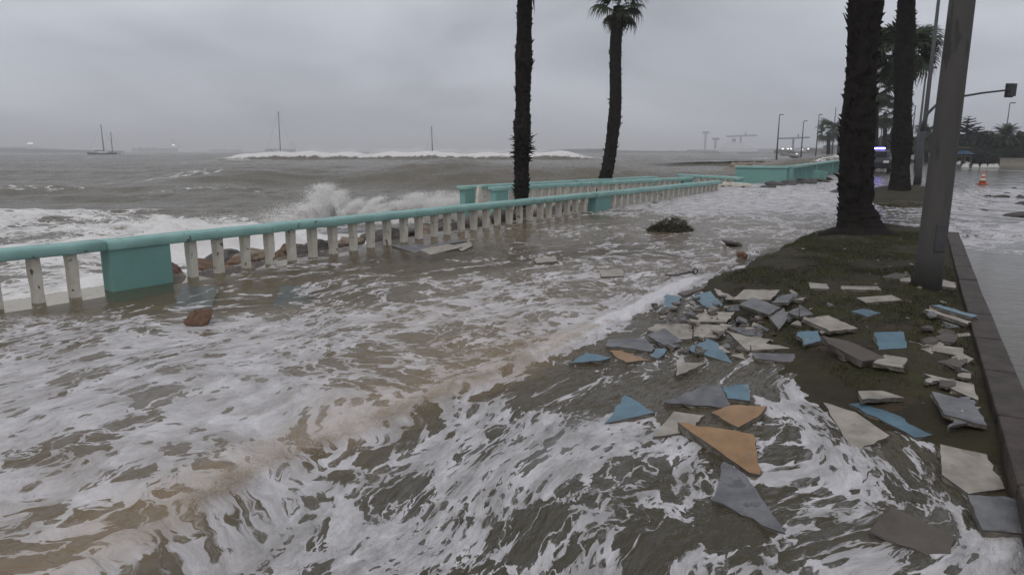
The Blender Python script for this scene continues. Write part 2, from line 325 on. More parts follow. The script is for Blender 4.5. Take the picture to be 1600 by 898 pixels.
me = npmesh('flood_water', np.stack([X, Y, Z], -1), F)
fattr(me, 'foam', foam); fattr(me, 'mud', mud); vattr(me, 'fc', fc); fattr(me, 'chop', (1 - 0.85 * road) * (1 - 0.6 * np.clip(1 - foam * 4, 0, 1) * (tS > 0.5)))
fattr(me, 'clear', np.clip(sst(0.30, 0.1, foam) * (tS > 0.4) * sst(13, 9, Y) * (tK < -1), 0, 1))
FLOOD = water_mat('muddy_flood', (0.074, 0.064, 0.043), (0.25, 0.19, 0.122), (0.72, 0.70, 0.715), 1.0, 0.08, 0.8, 7.0, clear=True)
tag(link('flood_water', me, FLOOD), kind='structure')

# the sea
SEA0 = -0.85
xs = np.concatenate([-axis(14, 5200, .12, .03, ((14, 95, .55),))[::-1], np.arange(-13.9, 14, .11), axis(14, 2600, .12, .03, ((14, 40, .6),))])
ys = axis(3.0, 7500, .07, .011, ((150, 240, .5),))
X, Y, F = grid(xs, ys, lambda X, Y: (shore_t(X, Y) > 0.15) & (X < Y * 1.0 + 30) & (X > -Y * 1.0 - 25))
T = shore_t(X, Y)
Z = np.full(X.shape, SEA0)
def crest(y0, amp, wf, wb, x0, x1, xf, wig, s):
    yc = y0 + wig * pn(X / (6 * wig + 14), 0 * X + 3.3, s) * 2 + 0.18 * wig * pn(X / 6.0, 0 * X, s + 1)
    d = Y - yc; prof = np.where(d < 0, np.exp(-(d / wf) ** 2), np.exp(-(d / wb) ** 2))
    env = sst(x0 - xf, x0 + xf, X) * sst(x1 + xf, x1 - xf, X) * (0.8 + 0.35 * pn(X / 9.0, 0 * X + 7, s + 2))
    return prof * env * amp, d, env
foam = np.zeros(X.shape)
h, d, env = crest(196, 2.5, 2.2, 11.0, -78, 22, 9, 2.5, 101); Z += h
foam += 1.5 * env * sst(-2.4, -1.5, d + 0.5 * pn(X / 1.6, Y / 1.6, 9)) * sst(20, 4, d)
for (y0, a, wf, wb, x0, x1, xf, wig, s) in [(52, 1.75, 4.5, 9, -24, 40, 9, 3, 111), (70, .7, 6, 10, -75, -25, 12, 4, 115), (98, .8, 8, 14, -90, -20, 18, 5, 121), (125, .7, 7, 14, -30, 60, 15, 5, 131), (36, .55, 3.5, 6, -40, -9, 5, 2.5, 141), (25, .5, 1.8, 4, -30, -7, 5, 2, 151), (260, 1.0, 8, 20, -200, 120, 40, 6, 161), (330, .9, 9, 25, -300, 30, 40, 8, 171), (420, 1.1, 10, 30, -260, 260, 60, 8, 181), (560, 1.1, 12, 40, -420, 300, 60, 8, 191)]:
    h, d, env = crest(y0, a, wf, wb, x0, x1, xf, wig, s); Z += h
    if y0 in (36, 25): foam += (0.75 if y0 == 25 else 0.3) * env * np.exp(-((d + 1.0) / 2.2) ** 2) * sst(-0.1, 0.4, fbm(X / 5, Y / 3, s + 5))
fadeF = sst(900, 300, Y)
for bx0, by0, rx0, ry0, a0 in [(-12.5, 20.5, 3.5, 1.6, .75), (-10, 16.5, 2.6, 1.3, .7), (-16, 24, 4, 1.8, .55), (-8, 21, 3, 1.4, .5), (-13, 15.5, 2.4, 1.2, .5)]: foam += a0 * np.exp(-((X - bx0) / rx0) ** 2 - ((Y - by0) / ry0) ** 2); Z += .3 * a0 * np.exp(-((X - bx0) / rx0) ** 2 - ((Y - by0) / ry0) ** 2) * (.6 + .8 * fbm(X / 1.1, Y / .9, 251, 3))
Z += fadeF * (0.22 * fbm(X / 17, Y / 7, 201, 3) + 0.10 * fbm(X / 4.2, Y / 1.9, 205, 4) * sst(0, 4, T) + 0.045 * fbm(X / 1.3, Y / 0.7, 209, 3) * sst(260, 40, Y))
shoreb = sst(7.5, 0.3, T) * sst(60, 30, Y)
Z += shoreb * (0.50 + 0.30 * fbm(X / 1.6, Y / 1.6, 215, 4)) + 0.12 * Wl(Y) / .28 * sst(9, 1, T)
Z = np.where(T < 0.9, np.minimum(Z, Wl(Y) - 0.05), Z)
foam += sst(9.0, 1.0, T) * sst(45, 14, Y) * 0.8 + 0.45 * sst(17, 6, T) * sst(24, 10, Y) * sst(-.35, .35, fbm(X / 4, Y / 3, 221)) + sst(6, 1, T) * sst(18, 30, Y) * .35 * sst(90, 40, Y)
cx_, cy_ = -7.2, 17.5; foam += 0.9 * np.exp(-((X - cx_) / 3.4) ** 2 - ((Y - cy_) / 2.4) ** 2); Z += 0.8 * np.exp(-((X - cx_) / 2.6) ** 2 - ((Y - cy_) / 1.1) ** 2) * (0.6 + 0.5 * fbm(X / .9, Y / .9, 231, 4))
foam += 0.35 * sst(.5, .8, fbm(X / 30, Y / 12, 241)) * sst(600, 200, Y) * sst(30, 60, Y)
foam = np.where(foam < .25, foam - .45 * sst(14, 26, Y) * sst(.25, .05, foam), foam)
k = np.clip(Y / 14.0, 1, 14)[:, None] ** 0.0
me = npmesh('sea', np.stack([X, Y, Z], -1), F)
fattr(me, 'foam', np.clip(foam, -.5, 1.5)); fattr(me, 'mud', np.clip(sst(16, 1, T) * sst(50, 20, Y) * .35 + 0.12 * sst(.1, .5, foam) * (Y < 100), 0, 1)); vattr(me, 'fc', np.stack([X * 0.55, Y * 0.95, 0 * X], -1))
fattr(me, 'chop', 0.45 + 0.55 * sst(400, 10, Y)); fattr(me, 'clear', 0 * X)
SEA = water_mat('storm_sea', (0.13, 0.113, 0.082), (0.25, 0.205, 0.15), (0.80, 0.78, 0.76), 0.8, 0.22, 0.9, 3.5, spec=0.22, film0=0.5)
tag(link('sea', me, SEA), kind='structure')

# ------------------------------------------------------------------ ground under the flood, lawn, kerb, road
PAVE = mat('wet_paving', (0.34, 0.30, 0.25), 0.5, (0.24, 0.21, 0.18), 3.0)
BLUEBED = mat('wet_blue_paving', (0.22, 0.36, 0.50), 0.4, (0.16, 0.28, 0.40), 5.0)
ASPH = mat('wet_asphalt', (0.045, 0.045, 0.05), 0.35, (0.06, 0.058, 0.06), 8.0, bump=.3, bscale=120)
def strip(name, m, quad, z, kind='structure', n=1):
    V = []; 
    for p in quad: V.append((p[0], p[1], float(Wl(p[1])) + z))
    me = bpy.data.meshes.new(name); me.from_pydata(V, [], [tuple(range(len(V)))]); return tag(link(name, me, m), kind=kind)
def long_strip(name, m, P, D, N, a, b, s0, s1, z, step=2.0):
    mb = MB(); ss_ = np.concatenate([np.arange(s0, min(s1, 60), step), np.arange(min(s1, 60), s1 + 20, 20)]) if s1 > 60 else np.arange(s0, s1 + step, step)
    pts = []
    for s in ss_:
        for t in (a, b):
            q = P + D * s + N * t; pts.append((q.x, q.y, float(Wl(q.y)) + z))
    mb.add(pts, [(2 * i, 2 * i + 1, 2 * i + 3, 2 * i + 2) for i in range(len(ss_) - 1)])
    return tag(mb.build(name, m), kind='structure')
long_strip('promenade', PAVE, SH_P, SH_D, SH_N, 0.33, -14.0, -14, 340, -0.13)
long_strip('road', ASPH, K_P, K_D, K_N, 0.2, 60.0, -6, 300, -0.105)
for a, b, c_ in [(270, 335, 448), (425, 485, 447)]:     # bands of blue paving seen through the still water
    q = [at(a, c_ + 18), at(b - 8, c_ + 26), at(b + 6, c_ - 12), at(a + 14, c_ - 12)]
    strip('paving_band', BLUEBED, q, -0.09)
# the seabed slope and land far behind, so nothing floats over a void
strip('seabed', mat('seabed_sand', (0.12, 0.10, 0.08), 0.9), [(-6000, -200), (4000, -200), (4000, 8000), (-6000, 8000)], -4.5)

LAWNM = mat('wet_lawn', (0.034, 0.026, 0.016), 0.85, (0.046, 0.042, 0.017), 2.2, 6, .38, .62, bump=.9, bscale=28, spec=.3, coord='Generated' if False else 'Object', col3=(0.055, 0.040, 0.024), s3=3.5, t3=.60)
def lawn_patch(name, hfun, x0, x1, y0, y1, st, keepf):
    X, Y, F = grid(np.arange(x0, x1, st), np.arange(y0, y1, st), keepf)
    me = npmesh(name, np.stack([X, Y, Wl(Y) + hfun(X, Y)], -1), F); return tag(link(name, me, LAWNM), kind='structure')
lx = [p[0] for p in LAWN_IN]; ly = [p[1] for p in LAWN_IN]
lawn_patch('lawn', lawn_h, min(lx) - .8, max(lx) + .6, min(ly) - .8, max(ly) + .8, .035, lambda X, Y: (kerb_t(X, Y) < 0.05) & (lawn_h(X, Y) > -0.12))
P2 = at(1405, 303)
def isl2(X, Y): 
    d = np.hypot((X - P2.x - 0.1 - (Y - P2.y) * .55) * 1.5, (Y - P2.y) * .5); return 0.12 * sst(2.6, .9, d) - .12 * sst(1.5, 3.2, d) + 0.03 * fbm(X * 1.5, Y * 1.5, 81)
lawn_patch('tree_bed', isl2, P2.x - 5, P2.x + 5, P2.y - 7, P2.y + 7, .12, lambda X, Y: isl2(X, Y) > -.1)
# kerb stones
KERBM = mat('wet_kerb_stone', (0.036, 0.027, 0.021), 0.55, (0.080, 0.060, 0.047), 6, bump=.9, bscale=60)
kerb = tag(empty('kerb', K_P), kind='structure')
kme = MB().box((-.095, -.49, -.2), (.095, .49, .0)).mesh('kerb_stone', KERBM, bevel=.012)
ang = math.atan2(K_D.y, K_D.x) - math.pi / 2
for i in range(-2, 11):
    s = i * 1.0 + .5; q = K_P + K_D * s + K_N * (0.115)
    o = link('kerb_stone', kme, None, kerb); o.location = (q.x - K_P.x, q.y - K_P.y, float(Wl(q.y)) + .085 + random.uniform(-.004, .004)); o.rotation_euler = (math.atan(.016 * K_D.y) if q.y > 7.5 else 0, 0, ang + random.uniform(-.006, .006))
for i in range(16, 60):
    s = i * 1.0 + .5; q = K_P + K_D * s + K_N * .115
    if math.hypot(q.x - P2.x, q.y - P2.y) > 5: continue
    o = link('kerb_stone', kme, None, kerb); o.location = (q.x - K_P.x, q.y - K_P.y, float(Wl(q.y)) + .03); o.rotation_euler = (0, 0, ang)

# ------------------------------------------------------------------ balustrades
TEAL = mat('teal_paint', (0.23, 0.41, 0.37), 0.5, (0.30, 0.50, 0.46), 3.5, bump=.25, bscale=45, col3=(0.11, 0.15, 0.13), s3=9, t3=.64, coord='Object')
TEALF = mat('teal_paint_flat', (0.165, 0.335, 0.30), 0.6, (0.19, 0.375, 0.335), 2.2, bump=.15, bscale=60, coord='Object')
CREAM = mat('cream_paint', (0.62, 0.57, 0.48), 0.75, (0.74, 0.70, 0.61), 5, bump=.4, bscale=30, col3=(0.20, 0.14, 0.095), s3=12, t3=.635, coord='Object')
RAIL_TOP = 0.60
def rail_mesh(length, wd=0.29, th=0.115, seed=0, lift=0.0):
    prof = [(-.47, -1), (-.5, -.9), (-.5, -.34), (-.475, -.12), (-.42, -.02), (-.2, 0), (.2, 0), (.42, -.02), (.475, -.12), (.5, -.34), (.5, -.9), (.47, -1)]
    n = max(2, int(length / 0.35)); mb = MB(); rr = random.Random(seed); vs = []
    for i in range(n + 1):
        y = length * i / n; jx = rr.uniform(-.004, .004); jz = rr.uniform(-.004, .004)
        vs += [(a * wd + jx, y, b * th + jz) for a, b in prof]
    k = len(prof); f = [(i * k + j, i * k + (j + 1) % k, (i + 1) * k + (j + 1) % k, (i + 1) * k + j) for i in range(n) for j in range(k)]
    f += [tuple(range(k))[::-1], tuple(n * k + j for j in range(k))]
    me = mb.add(vs, f).mesh('cap_rail', TEAL, True); me.shade_flat() if False else None
    return me
def balu_mesh(h, seed, w=.105, d=.125, m=None):
    rr = random.Random(seed); mb = MB(); lv = [0, .25, .5, .75, 1]; vs = []
    for q in lv:
        j = lambda: rr.uniform(-.005, .005)
        tw = 1 - .06 * math.sin(q * 3.1)
        vs += [(-d / 2 * tw + j(), -w / 2 * tw + j(), q * h), (d / 2 * tw + j(), -w / 2 * tw + j(), q * h), (d / 2 * tw + j(), w / 2 * tw + j(), q * h), (-d / 2 * tw + j(), w / 2 * tw + j(), q * h)]
    f = [(i * 4 + k, i * 4 + (k + 1) % 4, (i + 1) * 4 + (k + 1) % 4, (i + 1) * 4 + k) for i in range(4) for k in range(4)] + [(3, 2, 1, 0), (16, 17, 18, 19)]
    mb.add(vs, f); me = mb.mesh('baluster', m or CREAM)
    bm = bmesh.new(); bm.from_mesh(me); ed = [e for e in bm.edges if abs(e.verts[0].co.z - e.verts[1].co.z) > .05]
    bmesh.ops.bevel(bm, geom=ed, offset=.007, segments=2, affect='EDGES'); bm.to_mesh(me); bm.free()
    me.polygons.foreach_set('use_smooth', [False] * len(me.polygons)); return me
BAL = [balu_mesh(0.72, i) for i in range(5)]
BAL_T = [balu_mesh(0.9, i + 9, .14, .16, TEALF) for i in range(3)]
def balustrade(p0, p1, label, rails, piers, posts, top=RAIL_TOP, bal=BAL, zf=None, group='seafront balustrades', pier_m=None, missing=()):
    """p0 -> p1 base line; rails (s0, s1), piers (s0, s1), posts list of s"""
    d = (Vector(p1) - Vector(p0)); d.z = 0; d.normalize(); rz = math.atan2(d.y, d.x) - math.pi / 2
    root = empty('balustrade', (p0[0], p0[1], 0), rz, label, 'balustrade', group)
    for i, (a, b) in enumerate(rails):
        o = link('cap_rail', rail_mesh(b - a, seed=i + 3), None, root); o.location = (random.uniform(-.008, .008), a, top + random.uniform(-.006, .006))
    for a, b in piers:
        mb = MB().box((-.115, a, -.35), (.115, b, top - .085)); mb.build('pier', pier_m or TEALF, root, bevel=.008)
    for i, s in enumerate(posts):
        o = link('baluster', bal[i % len(bal)], None, root); y = p0[1] + d.y * s
        h = 0.72 if bal is BAL else 0.9
        o.location = (random.uniform(-.006, .006), s + random.uniform(-.012, .012), top - .105 - h); o.rotation_euler = (random.uniform(-.015, .015), random.uniform(-.012, .012), random.uniform(-.05, .05) + (math.pi if i % 2 else 0))
    return root
fr = lambda a, b, st=.38: list(np.arange(a, b, st))
p0 = SH_P - SH_D * 4
balustrade(p0, SH_P + SH_D * 16, 'long teal railed balustrade with cream posts along the flooded promenade edge',
    [(0, 3.985), (4.0, 15.36), (15.37, 24.15)], [(4.02, 4.73), (15.33, 16.07)], fr(4 - .33 - .38 * 9, 4, .38)[:] + fr(5.04, 15.2) + fr(16.38, 24.1))
B0, B1 = Vector((-1.46, 20.4, 0)), Vector((5.85, 28.3, 0)); LB = (B1 - B0).length
balustrade(B0, B1, 'seaward balustrade with a square teal end pier behind the lone palm trunk', [(-.1, LB * .5), (LB * .5 + .02, LB)], [(0, .42), (LB - .4, LB - .1)], fr(.75, LB - .5))
C0, C1 = Vector((-.54, 19.7, 0)), Vector((7.07, 27.5, 0)); LC = (C1 - C0).length
balustrade(C0, C1, 'middle balustrade, its teal end pier just behind the lone palm trunk', [(-.06, LC * .45), (LC * .45 + .02, LC)], [(0, .5), (LC - .75, LC - .05)], fr(.85, LC - .8))
D0, D1 = Vector((7.4, 31.0, 0)), Vector((9.0, 27.3, 0)); LD = (D1 - D0).length
balustrade(D0, D1, 'short battered balustrade with gappy posts joining the two long ones', [(0, LD)], [(LD - .3, LD - .02)], fr(.25, LD - .35, .42))
# the snapped post standing between the two end piers
o = link('broken_post', balu_mesh(0.72, 77), None); o.location = (-1.0, 20.3, -.12); o.rotation_euler = (.05, .06, .7)
tag(o, 'lone cream post standing between two teal end piers, rail gone', 'post')
# fallen piece of rail
mb = MB().box((-.75, -.16, 0), (.75, .16, .1)).box((-.7, -.13, -.1), (-.55, .13, 0)).box((.5, -.13, -.1), (.65, .13, 0))
o = mb.build('fallen_coping', CREAM, bevel=.012); q = at(1141, 293); o.location = (q.x, q.y, q.z + .08); o.rotation_euler = (.04, .05, .1)
tag(o, 'fallen cream coping piece lying in foam at the balustrade end', 'coping')
# the teal walled corner and the teal balustrade running on beyond it
W0, W1, W2 = Vector((9.5, 29.7, 0)), Vector((11.3, 28.7, 0)), Vector((22.5, 48.0, 0))
d = (W1 - W0).normalized(); root = empty('parapet', W0, math.atan2(d.y, d.x), 'solid teal parapet panel facing the flood beside the battered balustrade', 'parapet')
lw = (W1 - W0).length
MB().box((0, 0, -.2), (lw, .22, .88)).build('wall', TEALF, root, bevel=.01); MB().box((-.04, -.05, .883), (lw + .04, .27, .985)).build('cap_rail', TEAL, root, bevel=.03); MB().box((-.02, -.035, -.2), (lw + .02, -.003, .50)).build('plinth', TEALF, root, bevel=.01)
balustrade(W1 + Vector((.15, .1, 0)), W2, 'all teal balustrade with close posts running off towards the harbour', [(0, 8), (8.02, 16), (16.02, (W2 - W1).length)], [(0, .5), (7.7, 8.3), (15.7, 16.3), (21.8, 22.3)], fr(.75, 21.6, .42), top=1.0, bal=BAL_T)

# ------------------------------------------------------------------ stones
def rock_mesh(seed, sub=3, rough=.35, flat=.7):
    rr = random.Random(seed); bm = bmesh.new(); bmesh.ops.create_icosphere(bm, subdivisions=sub, radius=1)
    pl = [(Vector((rr.gauss(0, 1), rr.gauss(0, 1), rr.gauss(0, 1))).normalized(), rr.uniform(.55, .85)) for _ in range(9)]
    off = Vector((rr.uniform(0, 50), rr.uniform(0, 50), rr.uniform(0, 50)))
    from mathutils import noise as mn
    for v in bm.verts:
        for n, dd in pl:
            e = v.co.dot(n) - dd
            if e > 0: v.co -= n * e * .85
        v.co *= 1 + rough * .5 * mn.fractal(v.co * 1.3 + off, .8, 2, 5)
        v.co.z *= flat
    me = bpy.data.meshes.new('boulder'); bm.to_mesh(me); bm.free(); me.polygons.foreach_set('use_smooth', [False] * len(me.polygons)); return me
RKB = mat('brown_rock', (0.10, 0.055, 0.032), 0.6, (0.22, 0.13, 0.08), 3.5, bump=.8, bscale=12, coord='Object')
RKD = mat('dark_wet_rock', (0.03, 0.026, 0.022), 0.45, (0.085, 0.07, 0.055), 3, bump=.8, bscale=12, coord='Object')
RKT = mat('tan_rock', (0.16, 0.115, 0.08), 0.7, (0.30, 0.24, 0.18), 3, bump=.8, bscale=10, coord='Object')
def rocks(m, n, s0):
    out = []
    for i in range(n):
        me = rock_mesh(s0 + i); me.materials.append(m); out.append(me)
    return out
RB, RD, RT = rocks(RKB, 3, 10), rocks(RKD, 4, 20), rocks(RKT, 3, 30)
def boulder(me, loc, sc, rz, label, group=None, name='boulder'):
    o = link(name, me); o.location = loc; o.scale = sc if isinstance(sc, (tuple, list)) else (sc,) * 3; o.rotation_euler = (random.uniform(-.3, .3), random.uniform(-.3, .3), rz)
    return tag(o, label, 'boulder' if name == 'boulder' else 'rock', group)
def sp(s, t): q = SH_P + SH_D * s + SH_N * t; return q
for s, t, sc, z, lab in [(-1.2, 1.0, (.62, .42, .3), -.13, 'low brown boulder beyond the posts on the split rail side of the near pier'), (1.05, .75, (.33, .28, .26), .0, 'rounded brown boulder just beyond the near teal pier'), (1.75, .85, (.42, .3, .2), .0, 'flat reddish boulder beyond the posts past the near teal pier'), (2.2, .7, (.25, .22, .17), .0, 'small brown boulder beyond the fourth post past the near pier'), (3.15, .9, (.22, .22, .25), .05, 'ochre boulder with a pointed top seen between cream posts')]:
    q = sp(s, t); boulder(RB[int(s * 7) % 3], (q.x, q.y, z - .06), sc, s * 2.1, lab, 'armour rocks below the balustrade')
i = 0
for s in np.arange(2.55, 12.4, .62):
    for t, zz in ((.75, -.02), (1.75, -.22)):
        q = sp(s + random.uniform(-.15, .15), t + random.uniform(-.1, .2)); k_ = random.uniform(.75, 1.15)
        boulder(RD[i % 4] if i % 3 else RT[i % 3], (q.x, q.y, float(Wl(q.y)) * .7 + zz), (.36 * k_, .33 * k_, (.26 if s < 6 else .36) * k_), i * 1.3, 'dark wet boulder heaped behind the cream posts of the long balustrade', 'dark armour rocks behind the posts'); i += 1
q = at(312, 506); boulder(RB[1], (q.x, q.y, q.z + .055), (.15, .12, .15), .6, 'small square brown rock sitting alone in the foamy flood', None, 'rock')
q = at(1143, 383); boulder(RD[1], (q.x, q.y, q.z + .02), (.2, .15, .10), .3, 'low grey brown rock awash between weed heap and lawn', None, 'rock')
q = at(1160, 402); boulder(RB[2], (q.x, q.y, q.z + .02), (.12, .10, .10), 1.3, 'small reddish rock at the edge of the lawn in shallow water', None, 'rock')
q = at(1308, 300); boulder(RD[2], (q.x, q.y, q.z + .03), (.45, .3, .14), .2, 'dark flat rock awash just behind the thick palm trunk', None, 'rock')
for px, py, sz, lab in [(1543, 305, .10, 'small dark stone on the flooded road between cone and long stone'), (1561, 306, .19, 'long dark stone on the flooded road near the traffic cone'), (1595, 307, .15, 'squat dark lump on the flooded road beside the long stone'), (1598, 316, .2, 'grey block on the flooded road beyond the biggest lump'), (1588, 336, .26, 'biggest brown lump of washed-up stone on the flooded road'), (1537, 327, .09, 'tiny flat dark stone on the road foam'), (1574, 300, .08, 'tiny dark stone on the wet road behind the long stone'), (1586, 292, .09, 'small dark stone on the wet road beyond the others')]:
    q = at(px, py); boulder(RD[int(px) % 4], (q.x, q.y, q.z + sz * .05 - .05), (sz * 1.5, sz, sz * .7), px * .7, lab, 'stones strewn on the road', 'rock')
# tan rock groyne behind the teal parapet
g0, g1 = far(1128, 262, 50), far(1235, 256, 56)
for i in range(34):
    a = i / 33; q = g0.lerp(g1, a); hgt = min(1.0, a * 3.2 + .15)
    for j in range(2):
        boulder(RT[(i + j) % 3], (q.x + random.uniform(-.3, .3), q.y + random.uniform(-.6, 1.2), -.75 + hgt * (1.05 if j else .25)), (.85, .8, .75), i * 1.7 + j, 'tan boulder piled in the groyne behind the teal parapet', 'boulders of the groyne')
# rubble at the foot of the teal balustrade
for i, (px, py, sz) in enumerate([(1215, 290, .35), (1228, 289, .4), (1240, 287, .35), (1252, 284, .3), (1262, 287, .35), (1285, 284, .3), (1200, 293, .22), (1296, 282, .25), (1275, 280, .3)]):
    q = at(px, py); boulder(RD[i % 4], (q.x, q.y, q.z + .02), (sz * 1.4, sz, sz * .6), i, 'dark rubble lump washed against the foot of the teal balustrade', 'rubble by the teal balustrade', 'rock')
q = at(1279, 283); o = MB().box((-.22, -.2, -.1), (.22, .2, .45)).build('concrete_block', TEALF, bevel=.03, loc=(q.x, q.y, q.z)); o.rotation_euler = (.06, .1, .5); tag(o, 'toppled teal block standing among rubble by the teal balustrade', 'block')

# ------------------------------------------------------------------ broken slabs
SL = {
 'blue': mat('blue_tile', (0.085, 0.15, 0.19), 0.35, (0.135, 0.225, 0.28), 7, bump=.25, bscale=90, col3=(0.20, 0.24, 0.25), s3=9, t3=.66, spec=.5),
 'cream': mat('cream_tile', (0.25, 0.22, 0.18), 0.4, (0.42, 0.375, 0.32), 7, bump=.35, bscale=90, col3=(0.26, 0.225, 0.18), s3=8, t3=.60, spec=.5),
 'grey': mat('grey_tile', (0.10, 0.10, 0.105), 0.35, (0.20, 0.197, 0.20), 7, bump=.4, bscale=70, col3=(0.10, 0.10, 0.11), s3=8, t3=.6, spec=.5),
 'dark': mat('dark_slab', (0.075, 0.062, 0.05), 0.5, (0.12, 0.10, 0.082), 5, bump=.5, bscale=50, spec=.4),
 'orange': mat('orange_tile', (0.25, 0.14, 0.06), 0.35, (0.37, 0.215, 0.10), 6, bump=.3, bscale=90, col3=(0.25, 0.16, 0.09), s3=7, t3=.62, spec=.5)}
EDGE = mat('mortar_edge', (0.11, 0.098, 0.08), 0.8, (0.21, 0.185, 0.15), 14, bump=.9, bscale=60, col3=(0.12, 0.11, 0.09), s3=22, t3=.58)
LIP = mat('tile_rim', (0.07, 0.065, 0.06), 0.7, (0.13, 0.12, 0.11), 12)
def slab(px, colr, h, label, gx=0.0, gy=0.0, th=.030):
    """px: outline of the top face in the photograph; h: height of its centre over the water or lawn"""
    cx = sum(p[0] for p in px) / len(px); cy = sum(p[1] for p in px) / len(px)
    c = at(cx, cy); base = ground_z(c.x, c.y); low = -.045 if float(seg_dist(np.array([c.x]), np.array([c.y]), STEP)[0]) < 0 and base - float(Wl(c.y)) < .01 else 0
    zc = base + low + h * (.7 if base - float(Wl(c.y)) > .02 else .5)
    c = at(cx, cy, zc); n = Vector((-gx, -gy, 1)).normalized(); o3 = Vector((0, 0, CAM_H)); P = []
    for x, y in px:
        u = (x - 800) / FPX; v = (449 - y) / FPX; dr = Vector((u, cT + v * sT, -sT + v * cT)); P.append(o3 + dr * ((c - o3).dot(n) / dr.dot(n)))
    ar = sum(P[i].x * P[(i + 1) % len(P)].y - P[(i + 1) % len(P)].x * P[i].y for i in range(len(P)))
    if ar < 0: P.reverse()
    rr = random.Random(int(cx * 7 + cy)); Q = []
    for i in range(len(P)):
        a, b = P[i], P[(i + 1) % len(P)]; e = (b - a); k = max(2, min(7, int(e.length / .05))); side = e.cross(n).normalized(); j = rr.choice((.003, .007, .011, .016))
        for q in range(k):
            t = q / k; Q.append(a + e * t + side * (rr.uniform(-j, j) if q else 0) - c)
    N_ = len(Q); mb = MB(); dn = -n
    l0, l1 = Q, [q + dn * .009 + Vector((rr.uniform(-.003, .003), rr.uniform(-.003, .003), 0)) for q in Q]
    l2 = [q + dn * (th + rr.uniform(-.006, .004)) + Vector((rr.uniform(-.010, .010), rr.uniform(-.010, .010), 0)) for q in Q]
    mb.add(l0, [tuple(range(N_))], 0)
    mb.add(l0 + l1, [(i, N_ + i, N_ + (i + 1) % N_, (i + 1) % N_) for i in range(N_)], 2)
    mb.add(l1 + l2, [(i, N_ + i, N_ + (i + 1) % N_, (i + 1) % N_) for i in range(N_)] + [tuple(N_ + i for i in range(N_))[::-1]], 1)
    me = mb.mesh('broken_paver', [SL[colr], EDGE if colr != 'dark' else SL['dark'], LIP])
    bm = bmesh.new(); bm.from_mesh(me); bmesh.ops.remove_doubles(bm, verts=bm.verts, dist=1e-5); bmesh.ops.recalc_face_normals(bm, faces=bm.faces); bm.to_mesh(me); bm.free()
    return tag(link('broken_paver', me, None, None, c), label, 'slab', 'broken paving slabs')
lerp_ = lambda a, b, t: a + (b - a) * t
A = lambda *p: [(860 + x / 3.15, 420 + y / 3.15) for x, y in p]
B = lambda *p: [(1220 + x / 3.15, 340 + y / 3.15) for x, y in p]
C = lambda *p: [(1220 + x / 3.013, 600 + y / 3.013) for x, y in p]
D_ = lambda *p: [(900 + x / 3.0125, 600 + y / 3.0125) for x, y in p]
